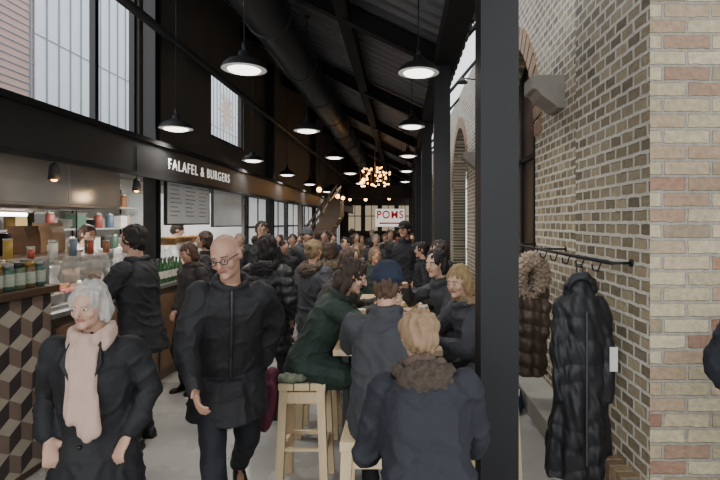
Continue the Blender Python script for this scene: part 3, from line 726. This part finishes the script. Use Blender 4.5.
    bm=bmesh.new(); pv=max(vox,.011)
    loft(bm,[ring_pts(pel+V((0,0,z)),side,V((0,1,0)),a*k,b,16) for z,a,b in ((-.12,.13,.12),(-.05,.172,.13),(.03,.17,.125),(.08,.15,.11))])
    for sg in (-1,1):
        sh,el,wr,hip,kn,ank=S[sg]; capsule(bm,hip,kn,.098,.07); capsule(bm,kn,ank+V((0,0,.02)),.07,.056)
    sc(bm); remesh(bm,'trousers',pm('cloth_'+legs,legs,.85,0,12,.2,bump=.2),pv,e,2,lambda c:.014*noise.noise(V((c.x*14,c.y*14,c.z*12+seed))))
    for sg in (-1,1):
        ank=S[sg][5]; b0=ank.z-.085; bm=bmesh.new(); R=[]
        for yy,hw,ht in ((-.075,.022,.05),(-.06,.036,.085),(0,.04,.10),(.06,.042,.075),(.12,.047,.055),(.165,.04,.045),(.19,.018,.03)):
            c=ank+V((0,yy,0)); c.z=b0
            R.append([c+V((hw*a,0,ht*b)) for a,b in ((-1,.0),(-1.05,.35),(-.8,.8),(-.3,1),(.3,1),(.8,.8),(1.05,.35),(1,.0))])
        loft(bm,R); sc(bm); finish(bm,'shoe',pm('shoe_'+shoes,shoes,.4,0,9,.2),parent=e)
    bm=bmesh.new(); cm=pm(('puff_' if puff else 'coat_')+coat,coat,.5 if puff else .72,0,10,.3,bump=.35,bscale=50)
    pd=(.02 if puff else 0.0)+fat
    up=[(.0,.20,.155),(.15,.185,.145),(.3,.20,.15),(.40,.205,.14),(.46,.165,.125),(.505,.10,.095),(.535,.085,.085)]
    rings=[]
    if pose=='sit':
        rings+=[ring_pts(pel+V((0,0,z)),side,V((0,1,0)),(a+pd)*k,b+pd,20) for z,a,b in [(-.13,.20,.17),(-.08,.215,.175)]]
    else:
        dz=pel.z-hem; sy=.07 if pose=='walk' else 0
        for q in (1.0,.75,.5,.25): rings.append(ring_pts(V((0,0,pel.z-dz*q)),side,V((0,1,0)),(.205+.035*q+pd)*k,.16+(.03+sy)*q+pd,20))
    rings+=[ring_pts(U((0,0,z)),side,fr,(a+pd)*k,b+pd,20) for z,a,b in up]
    loft(bm,rings)
    if pose=='sit' and hem<.6:
        for sg in (-1,1): hip,kn=S[sg][3],S[sg][4]; capsule(bm,hip,hip.lerp(kn,.6),.125,.11)
    for sg in (-1,1):
        sh,el,wr=S[sg][:3]; capsule(bm,sh+V((0,0,-.01)),el,.078+pd*.6,.062+pd*.6); capsule(bm,el,el.lerp(wr,.93),.062+pd*.6,.046+pd*.3)
    torus(bm,U((0,.0,.535)),side,fr,.075,.026,.078)
    sc(bm)
    if puff: df=lambda c:.013*(abs(math.sin(c.z*(30+seed*.15)+.6*math.sin(c.x*9)))-.5)+.012*noise.noise(c*18+V((seed,0,0)))
    else:
        def df(c):
            a=noise.noise(V((c.x*5+seed,c.y*5,c.z*3)))
            v=.022*noise.noise(V((c.x*10+seed,c.y*10,c.z*2.5)))
            r1=1-abs(noise.noise(V((c.x*9+c.z*4,c.y*9-c.z*4+seed,c.z*9))))*2.2
            v+=.010*max(0,r1)**3-.004
            r2=1-abs(noise.noise(V((c.x*16-c.z*9,c.y*16+seed,c.z*15+c.x*6))))*2.2
            v+=.005*max(0,r2)**2*max(0,a+.5)
            return v*fold
    remesh(bm,'coat',cm,max(vox,.009),e,1 if near else 2,df)
    if near and not puff and pose!='sit' and lapels:
        for sg in (-1,1):
            bm=bmesh.new()
            pts=[U((sg*.075,.10,.52)),U((sg*.10,.155,.42)),U((sg*.03,.165,.27)),U((sg*.012,.15,.40))]
            f=[bm.verts.new(p+fr*.012) for p in pts]; g=[bm.verts.new(p-fr*.02) for p in pts]
            bm.faces.new(f); bm.faces.new(g)
            for j in range(4): bm.faces.new((f[j],f[(j+1)%4],g[(j+1)%4],g[j]))
            sc(bm); finish(bm,'lapel',pm('lapel_'+coat,coat,.6,0,10,.1),parent=e,bevel=.004)
        for j in range(3):
            bm=bmesh.new(); c=U((.02,.165,.22-j*.12)); ell(bm,c,(.012,.012,.012),None,10); sc(bm); finish(bm,'button',BK,parent=e)
    if near and pose!='sit' and not lapels:
        bm=bmesh.new(); pts=[U((0,.095+fat,.53)),U((0,.148+fat,.42)),U((0,.158+fat,.3)),U((0,.153+fat,.15)),U((0,.168+fat,.0))]
        for a,b in zip(pts[:-1],pts[1:]): capsule(bm,a,b,.009,.009,6)
        sc(bm); finish(bm,'zipper',pm('zip_dark','#3a3a3c',.4,.4),parent=e)
    if apron:
        bm=bmesh.new(); loft(bm,[ring_pts(U((0,.015,z)),side,fr,a,b,20) for z,a,b in ((-.4,.235,.19),(0,.215,.17),(.2,.2,.16),(.36,.15,.16))]); sc(bm); finish(bm,'apron',pm('apron_'+apron,apron,.8,0,9,.1),parent=e)
    if hair!='bald' :
        bm=bmesh.new(); hm=pm('hair_'+hc,hc,.6,0,30,.45,bump=.7,bscale=90,stretch=(3,3,.6))
        ell(bm,Hd((0,-.022,.034)),(.087,.098,.096),hrot,18)
        ell(bm,Hd((0,-.05,-.01)),(.078,.068,.085),hrot)
        if hair in('bob','long'):
            for sg in (-1,1): capsule(bm,Hd((sg*.07,-.015,.03)),Hd((sg*.075,-.01,-.07)),.03,.024,8)
            ell(bm,Hd((0,-.06,-.05)),(.09,.05,.09),hrot)
        if hair=='long':
            for sg in (-1,1): capsule(bm,Hd((sg*.07,-.02,-.06)),Hd((sg*.075,-.02,-.2)),.032,.02,8)
            capsule(bm,Hd((0,-.065,-.03)),Hd((0,-.08,-.22)),.07,.04,10)
        if hair=='bun': ell(bm,Hd((0,-.12,.06)),(.04,.04,.04),hrot)
        sc(bm); remesh(bm,'hair',hm,max(vox,.007),e,1,lambda c:.016*noise.noise(V((c.x*75,c.y*75,c.z*14+seed)))+.008*noise.noise(V((c.x*20,c.y*20,c.z*20+seed))))
    elif near:
        bm=bmesh.new(); 
        for sg in (-1,1): capsule(bm,Hd((sg*.070,-.02,.01)),Hd((sg*.05,-.085,-.01)),.016,.02,8)
        capsule(bm,Hd((-.05,-.085,-.01)),Hd((.05,-.085,-.01)),.022,.022,8); sc(bm); remesh(bm,'hair',pm('hair_'+hc,hc,.8,0,30,.35),.009,e,1)
    if hat:
        kind,hcol=hat; bm=bmesh.new(); hm=pm('hat_'+hcol,hcol,.9,0,20,.25,bump=.5,bscale=80)
        if kind=='beanie':
            ell(bm,Hd((0,-.022,.05)),(.094,.108,.098),hrot,18); torus(bm,Hd((0,-.018,.035)),hrot@V((1,0,0)),hrot@V((0,1,0)),.086,.016,.100)
        else:
            ell(bm,Hd((0,-.018,.05)),(.092,.106,.085),hrot,18); capsule(bm,Hd((0,.07,.045)),Hd((0,.13,.035)),.05,.05,12,flat=.2,side=hrot@V((1,0,0)))
        sc(bm); remesh(bm,'hat',hm,.009,e,1)
    if glasses and vox<.018:
        bm=bmesh.new()
        for sg in (-1,1): torus(bm,Hd((sg*.032,.098,.006)),hrot@V((1,0,0)),hrot@V((0,0,1)),.020,.0022,.015); capsule(bm,Hd((sg*.05,.095,.01)),Hd((sg*.08,0,.01)),.002,.002,6)
        capsule(bm,Hd((-.012,.1,.01)),Hd((.012,.1,.01)),.002,.002,6); sc(bm); finish(bm,'glasses',BK,parent=e)
    if scarf:
        bm=bmesh.new(); 
        torus(bm,U((0,.015,.545)),side,(fr+V((0,0,-.25))).normalized(),.082,.036,.09); torus(bm,U((0,.03,.51)),side,(fr+V((0,0,-.5))).normalized(),.088,.036,.10)
        ell(bm,U((0,.12,.46)),(.075,.045,.06))
        capsule(bm,U((-.025,.135,.47)),U((-.04,.195,.08)),.05,.058,12,flat=.5,side=side); capsule(bm,U((.035,.135,.47)),U((.03,.19,.16)),.046,.052,12,flat=.5,side=side)
        sc(bm); remesh(bm,'scarf',pm('scarf_'+scarf,scarf,.9,0,14,.15,bump=.3),max(vox,.008),e,2,lambda c:.012*noise.noise(V((c.x*46,c.y*24,c.z*7+seed))))
    if hood:
        bm=bmesh.new(); 
        torus(bm,U((0,-.045,.525)),side,(fr+V((0,0,.45))).normalized(),.105,.030,.09)
        ell(bm,U((0,-.11,.48)),(.12,.05,.075),rx(-lean)); sc(bm)
        remesh(bm,'fur_hood',pm('fur_'+hood,hood,.95,0,40,.45,bump=.9,bscale=120),max(vox,.008),e,0,lambda c:.018*noise.noise(c*70)+.004)
    return e
N_=.007; M_=.011; F_=.018
person(-1.39,2.3,1.47,pi+.15,'person with short white hair, pale scarf and black coat, walking','walk',lean=.08,yaw=-.2,pitch=.15,coat='#1a1b1e',hem=.5,hair='bob',hc='#b4b0a9',scarf='#c3a798',female=True,wide=1.08,vox=N_,skin=1,hands=('pocket','pocket'))
person(-1.0,2.92,1.74,pi+.38,'balding person with glasses in loose dark winter jacket striding, head down','walk',lean=.42,yaw=-.45,pitch=.2,roll=.14,coat='#1d1d20',hem=.62,hair='bald',hc='#6b5a4c',vox=N_,skin=0,hands=('back','fwd'),wide=.92,glasses=True,lapels=False,fat=.012,feet=((-.08,-.30,.15),(.08,.38,.10)))
person(-2.02,3.9,1.69,pi/2-.1,'person with dark hair and black jacket ordering at counter','stand',lean=.08,coat='#1c1d20',hem=.75,vox=.009,hands=((-.16,.36,1.14),(.16,.36,1.14)),hc='#1e1612')
person(-1.17,4.4,1.60,-.2,'person seen from behind in long black hooded puffer coat','stand',coat='#191a1e',hem=.66,puff=1,hood='#1e1c1c',hair='bob',hc='#1c1512',vox=.009,female=True,hands=('pocket','pocket'))
person(-.86,4.95,1.53,-.5,'person with tied blonde hair in grey jacket','stand',coat='#3d3f44',hem=.75,hair='bun',hc='#806a50',vox=.009,female=True,hands=('pocket','pocket'),hood='#5a4e42')
stool(-.62,3.3)
person(-.60,3.34,1.60,-pi/2,'person in dark green jumper leaning over the table on a stool','sit',lean=.5,pitch=.25,coat='#1d2e26',hair='long',hc='#35261d',vox=N_,female=True,hands=((-.12,.50,1.04),(.10,.52,1.20)),skin=1,legs='#23262e',fold=.7)
stool(-.13,2.46)
person(-.07,2.46,1.56,0.0,'person in navy beanie and grey wool coat seated at table end','sit',lean=.28,pitch=.1,yaw=-.25,coat='#323438',hem=.5,hat=('beanie','#1f2738'),hair='short',hc='#4a3626',vox=N_,hands=((-.15,.52,1.05),(.15,.52,1.05)))
stool(.05,1.66)
person(.10,1.66,1.40,.12,'person with sandy hair in bulky dark navy coat with thick hood leaning forward','sit',lean=.46,pitch=.1,yaw=.2,coat='#1b1e27',hem=.5,scarf='#5a4a40',hood='#4b4037',hair='short',hc='#8c7459',vox=N_,wide=1.02,fat=.012,hands=((-.08,.34,.92),(.08,.34,.92)))
stool(.58,3.2)
person(.54,3.24,1.47,pi/2+.35,'person with blonde hair and fur collar eating at the table','sit',lean=.36,pitch=.05,yaw=.5,coat='#33353b',hood='#8a7358',hair='long',hc='#907854',vox=N_,female=True,hands=((-.12,.42,1.02),(.12,.42,1.02)),skin=1)
stool(.56,4.0)
person(.50,4.0,1.62,pi/2+.3,'person with dark bobbed hair in charcoal jacket at the table','sit',lean=.42,yaw=.5,coat='#303237',hair='bob',hc='#191313',vox=.009,female=True,hands=((-.12,.44,1.04),(.12,.44,1.2)),skin=1)
stool(.58,4.8)
person(.56,4.8,1.66,pi/2+.1,'person in black jacket seated on the far side of the table','sit',lean=.34,yaw=.3,coat='#222327',hair='short',hc='#2a1d15',vox=M_,hands=((-.12,.44,1.04),(.12,.44,1.04)))
stool(-.66,4.12)
person(-.64,4.12,1.62,-pi/2,'person with brown hair in dark jacket seated at the table','sit',lean=.42,yaw=-.2,coat='#352f2b',hair='short',hc='#4a382b',vox=M_,hands=((-.12,.44,1.04),(.12,.44,1.04)))
person(1.58,1.95,1.74,pi-.3,'person in long dark navy coat standing by the brick pier','stand',coat='#1e212a',hem=.2,hc='#2b2018',vox=.009,fat=.02,hands=('pocket','pocket'),lapels=False)
def P(u,v,y,rz,label,**k):
    h=Z(v,y); k.setdefault('vox',M_ if y<7.2 else F_); k.setdefault('hands',('pocket','pocket')); person(X(u,y),y,h,rz,label,**k)
P(206,232,6.1,pi/2+.3,'person with brown hair in black coat waiting at stall',hc='#3f2e24',coat='#1f2023',hair='bob',female=True)
P(192,243,5.1,pi-.6,'person with brown hair looking down in dark jacket',hc='#4b352a',coat='#282524',hair='bob',female=True,pitch=.3,hood='#4a4038')
P(262,222,6.4,pi+.3,'tall person with glasses and dark coat facing the aisle',hc='#201814',coat='#222326',glasses=True)
P(240,234,7.8,pi,'person with grey hair in dark coat',hc='#8b8680',coat='#2d2e32')
P(228,240,6.9,.6,'person in black puffer jacket seen from behind',hc='#2a2019',coat='#1e1f22',puff=1)
P(293,233,8.6,pi-.2,'person in dark coat walking up the aisle',hc='#2f241c',coat='#25272b',pose='walk')
P(307,229,7.6,pi+.2,'person in grey beanie and charcoal coat',hc='#3a2d23',coat='#303135',hat=('beanie','#4a4d52'))
P(330,243,6.0,.4,'person with brown hair in olive parka standing behind table',hc='#433226',coat='#3b3c32',hood='#6e5f4e',hair='bob',female=True)
P(345,238,7.4,pi,'person with dark hair in black coat facing the aisle',hc='#1b1411',coat='#1e1f22')
P(358,244,6.7,pi-.3,'person with fair hair in brown jacket',hc='#6f5c46',coat='#4a3f37',hair='long',female=True,scarf='#7d7a74')
P(376,235,8.9,pi,'person with grey hair and dark jumper',hc='#8a857e',coat='#2c2f36',glasses=True)
P(390,230,9.6,pi+.2,'person with pale scarf in dark coat',hc='#3b2b20',coat='#222326',scarf='#8c8a84')
P(405,222,6.9,pi-.4,'person in black cap and dark coat standing',hc='#241a14',coat='#1f2126',hat=('cap','#1a1a1c'))
P(423,243,6.3,pi/2,'person with dark hair in black jacket by column',hc='#1d1512',coat='#1f2023',hair='short')
P(318,232,10.5,0,'person in grey coat seen from behind',hc='#3a2c22',coat='#45484d')
P(334,234,11.5,pi,'person in dark blue coat in the crowd',hc='#2b201a',coat='#27314a')
P(362,236,12,pi,'person in burgundy coat in the crowd',hc='#3f3026',coat='#4a2228')
P(352,229,13.8,0,'person in black coat in the crowd',hc='#1d1613',coat='#1e1f22')
P(385,234,12.0,pi,'person in light grey coat in the crowd',hc='#554434',coat='#7e7f80',female=True,hair='bob')
P(372,230,14.5,pi,'person in black jacket and woollen hat in the crowd',hc='#20170f',coat='#1f2023',hat=('beanie','#6a6259'))
P(280,235,10,pi-.3,'person in navy coat near the shopfront',hc='#30231a',coat='#232a38')
P(268,238,9.0,.3,'person in black coat near the shopfront',hc='#4c3d2f',coat='#1f2021',hair='long',female=True)
P(428,232,9.9,pi/2,'person in dark coat under the gallery',hc='#241a14',coat='#28292d')
P(412,234,11,pi,'person in brown coat in the crowd',hc='#2a1e16',coat='#4a3c30')
P(300,236,12.0,pi,'person in grey jacket in the crowd',hc='#3d3025',coat='#505256')
P(398,231,14,0,'person in red jacket in the crowd',hc='#2a1e16',coat='#7a2a24')
P(284,240,7.2,pi+.5,'person with dark hair in black wool coat',hc='#1f1713',coat='#1b1c1f')
P(375,248,5.9,pi+.3,'person with fair hair in dark green jacket',hc='#77654c',coat='#27362c',hair='bob',female=True)
P(389,241,7.8,.2,'person in black hooded jacket seen from behind',hc='#2b2019',coat='#1d1e20',hood='#2a2725')
P(325,231,9.2,pi,'tall person in dark brown coat',hc='#2f2219',coat='#352b24')
P(356,234,10.2,pi+.3,'person in pale beige coat in the crowd',hc='#4a3a2c',coat='#8b7f6d',female=True,hair='long')
P(250,237,10.4,pi,'person in dark grey jacket near the shopfront',hc='#2b2119',coat='#33353a')
P(256,236,8.5,-.3,'person in black jacket seen from behind near stall',hc='#39291e',coat='#202123')
person(-3.68,6.7,1.66,-pi/2,'stall cook in white jacket and apron behind counter','stand',lean=.05,coat='#cfcdc8',hem=.75,hc='#3a281c',apron='#d8d6d0',vox=M_,hands=((-.14,.28,1.12),(.14,.28,1.12)),pitch=.3)
person(-3.68,8.1,1.7,-pi/2+.4,'stall cook in pale shirt behind counter','stand',lean=.05,coat='#b8b6b2',hem=.75,hc='#2a1e16',apron='#3a3a3c',vox=M_,hands=((-.14,.28,1.12),(.14,.28,1.12)),pitch=.3)
person(-3.70,5.85,1.68,-pi/2-.4,'stall cook in white shirt reaching across the pass','stand',lean=.05,coat='#c2c0ba',hem=.75,hc='#4a382b',vox=M_,hands=((-.14,.28,1.12),(.14,.28,1.12)),pitch=.25)

# ------------------------------------------------------------ table things
for i,(x,y) in enumerate([(-.14,3.3),(.08,3.6),(-.18,4.2),(.1,4.4),(-.1,4.8)]):
    e=empty('food_basket',(x,y,.955)); tag(e,'paper food tray with fries on the table','food tray','paper food trays on the table')
    bm=bmesh.new(); loft(bm,[[V((a*w_,b*d_,z)) for a,b in ((-1,-1),(1,-1),(1,1),(-1,1))] for w_,d_,z in ((.07,.05,0),(.09,.065,.045),(.085,.06,.043),(.066,.046,.006))],smooth=False); finish(bm,'tray',pm('tray_paper','#cfc3ab',.8,0,10,.1),parent=e)
    bm=bmesh.new()
    for j in range(22):
        a=random.uniform(0,6.28); c=V((random.uniform(-.05,.05),random.uniform(-.035,.035),random.uniform(.03,.06))); d=V((math.cos(a)*.03,math.sin(a)*.03,random.uniform(-.01,.02))); cyl(bm,c-d,c+d,.005,n=5)
    finish(bm,'fries',pm('fries','#c99a4a',.6,0,20,.3),parent=e)['kind']='stuff'
for i,(x,y) in enumerate([(.04,3.15),(-.3,3.8),(.18,3.95),(-.02,4.5)]):
    bm=bmesh.new(); lathe(bm,[(.03,0),(.032,.004),(.04,.1),(.042,.102),(.038,.1),(.03,.01)],18)
    tag(finish(bm,'paper_cup',pm('cup_white','#dcd8d0',.6,0,6,.05),loc=(x,y,.955)),'white paper cup on the table','cup','paper cups on the table')
for i,(x,y) in enumerate([(-.3,3.1),(.16,3.35),(-.02,3.9),(.0,4.15)]):
    e=empty('food_bowl',(x,y,.955)); tag(e,'white bowl of salad on the table','bowl','salad bowls on the table')
    bm=bmesh.new(); lathe(bm,[(.035,0),(.065,.035),(.075,.05),(.07,.048),(.035,.01)],20); finish(bm,'bowl_body',pm('bowl_white','#d5d0c6',.4,0,5,.05),parent=e)
    bm=bmesh.new()
    for j in range(14): ell(bm,(random.uniform(-.035,.035),random.uniform(-.035,.035),random.uniform(.035,.055)),[random.uniform(.01,.018) for _ in range(3)],n=8)
    finish(bm,'salad',foods[i%3],parent=e)['kind']='stuff'
bm=bmesh.new(); capsule(bm,(.02,0,.06),(-.02,.03,-.22),.085,.065,12,flat=.6,side=V((0,1,0))); capsule(bm,(.02,-.06,.03),(0,-.10,-.18),.05,.045,10)
o=remesh(bm,'draped_jacket',pm('plum_cloth','#5c2438',.85,0,14,.3),.01,None,1,lambda c:.035*noise.noise(V((c.x*14,c.y*16,c.z*6)))); o.location=(-.84,3.18,.66); tag(o,'plum coloured jacket draped over the stool edge','garment')
bm=bmesh.new(); ell(bm,(0,0,0),(.085,.06,.03)); ell(bm,(.05,-.01,.01),(.06,.05,.03))
o=remesh(bm,'folded_scarf',pm('olive_cloth','#6f7560',.85,0,40,.5),.008,None,1,lambda c:.012*noise.noise(c*30)); o.location=(-.70,3.18,.728); tag(o,'olive patterned scarf lying on the stool seat','scarf')
e=empty('shoulder_bag',(1.0,4.6,0)); tag(e,'small blue fabric bag standing against the wall plinth','bag')
bm=bmesh.new(); loft(bm,[ring_pts(V((0,0,z)),V((1,0,0)),V((0,1,0)),a,b,14) for z,a,b in ((0,.11,.15),(.04,.13,.17),(.16,.12,.16),(.25,.07,.13),(.27,.05,.1))]); finish(bm,'bag_body',pm('bag_blue','#2c3d6b',.8,0,9,.3,bump=.3),parent=e)
bm=bmesh.new(); torus(bm,V((0,0,.27)),V((0,1,0)),V((0,0,1)),.07,.008,.09); finish(bm,'handle',BK,parent=e)
# ------------------------------------------------------------ coat rail & coats
e=empty('coat_rail',(1.18,2.78,1.49)); tag(e,'black iron coat rail with hooks fixed to brick wall','coat rail')
bm=bmesh.new(); cyl(bm,(0,0,0),(0,2.6,0),.011,n=10); finish(bm,'rail_bar',BLACK,parent=e)
for yy in (.02,1.5,2.45):
    bm=bmesh.new(); cyl(bm,(0,yy,0),(.125 if yy<.9 else .245,yy,0),.008,n=8); cyl(bm,((.11 if yy<.9 else .235),yy,0),((.122 if yy<.9 else .243),yy,0),.022,n=12); finish(bm,'bracket',BLACK,parent=e)
for k in range(9):
    bm=bmesh.new(); yy=.15+k*.27; capsule(bm,(0,yy,0),(-.02,yy,-.06),.005); capsule(bm,(-.02,yy,-.06),(-.05,yy,-.05),.005); capsule(bm,(-.05,yy,-.05),(-.055,yy,-.02),.005); finish(bm,'hook',BLACK,parent=e)
def hangcoat(x,y,ztop,zb,wd,col,label,fur=None,tagp=False,sleeve=True,puff=False,dep=.09,rough=.55):
    e=empty('hanging_coat',(x,y,0)); tag(e,label,'coat','coats hung on the rail'); Lh=ztop-zb; s=random.random()*20
    bm=bmesh.new(); X1=V((1,0,0)); Y1=V((0,1,0)); R=[]
    for t,a,b in ((0,.1,.35),(.04,.25,.6),(.10,.5,.9),(.18,.76,1),(.35,.82,1.05),(.6,.9,1.1),(.85,1.0,1.15),(1,1.04,1.1)):
        ring=[]
        for i in range(48):
            an=2*pi*i/48; rr=1+(.10*t*math.sin(an*7+s)+.05*t*math.sin(an*13+2*s))
            ring.append(V((.01*math.sin(t*5)+wd/2*a*rr*math.cos(an),dep*b*rr*math.sin(an),ztop-Lh*t)))
        R.append(ring)
    loft(bm,R)
    if sleeve:
        for sg in (-1,1): capsule(bm,(sg*wd*.30,0,ztop-Lh*.14),(sg*wd*.41,-.04,ztop-Lh*.36),.052,.048); capsule(bm,(sg*wd*.41,-.04,ztop-Lh*.36),(sg*wd*.38,-.06,ztop-Lh*.6),.048,.042)
    if puff: df=lambda c:.020*(abs(math.sin(c.z*26+c.x*5))-.5)+.016*noise.noise(c*12)
    else: df=lambda c:.008*(abs(math.sin(c.z*22+3*noise.noise(c*4)))-.5)+.022*noise.noise(V((c.x*12+s,c.y*9,c.z*3.0)))+.012*noise.noise(V((c.x*26+c.z*8,c.y*26,c.z*12)))
    remesh(bm,'coat_body',pm('hang_'+col,col,rough,0,10,.25,bump=.2),.008,e,2,df)
    bm=bmesh.new(); torus(bm,V((0,0,ztop+.03)),X1,V((0,0,1)),.02,.004,.035); finish(bm,'hanging_loop',BK,parent=e)
    if fur:
        bm=bmesh.new(); torus(bm,V((-.02,-.08,ztop-.10)),X1,V((0,-.35,1)).normalized(),.095,.065,.15); ell(bm,(0,.0,ztop-.1),(.10,.07,.14))
        remesh(bm,'fur_hood',pm('fur_'+fur,fur,.95,0,40,.45,bump=.9,bscale=120),.008,e,0,lambda c:.035*noise.noise(c*60)+.008)
    if tagp:
        bm=bmesh.new(); box(bm,wd*.34,wd*.34+.045,-dep-.045,-dep-.04,ztop-.54,ztop-.40); finish(bm,'white_tag',pm('tag_white','#d8d8d4',.6,0,5,.03),parent=e)
        bm=bmesh.new(); box(bm,-.005,.005,-dep-.018,-dep+.01,zb+.1,ztop-.2); finish(bm,'zipper',pm('zip','#5a5a5a',.4,.6),parent=e)
        bm=bmesh.new(); torus(bm,V((0,-.01,ztop-.09)),X1,V((0,-.4,1)).normalized(),.075,.03,.09); ell(bm,(0,.02,ztop-.08),(.08,.05,.08)); remesh(bm,'hood',pm('hang_'+col,col,rough),.009,e,1,lambda c:.015*noise.noise(c*22))
hangcoat(1.085,3.02,1.40,.2,.36,'#1b1c20','long black padded coat with white tag hanging on rail',tagp=True,dep=.10)
hangcoat(1.12,4.3,1.36,.42,.28,'#54463c','shiny brown quilted jacket with fur trimmed hood on rail',fur='#ab9986',puff=True,rough=.38)
e=empty('wall_lamp',(1.42,8.6,4.15)); tag(e,'small black lamp on a bracket arm at the brick wall','lamp')
bm=bmesh.new(); cyl(bm,(0,0,0),(-.35,0,.05),.012,n=8); finish(bm,'arm',BLACK,parent=e)
bm=bmesh.new(); lathe(bm,[(.02,.08),(.06,.05),(.1,0),(.095,0)],16,c=(-.35,0,-.04)); finish(bm,'lamp_shade',BLACK,parent=e)
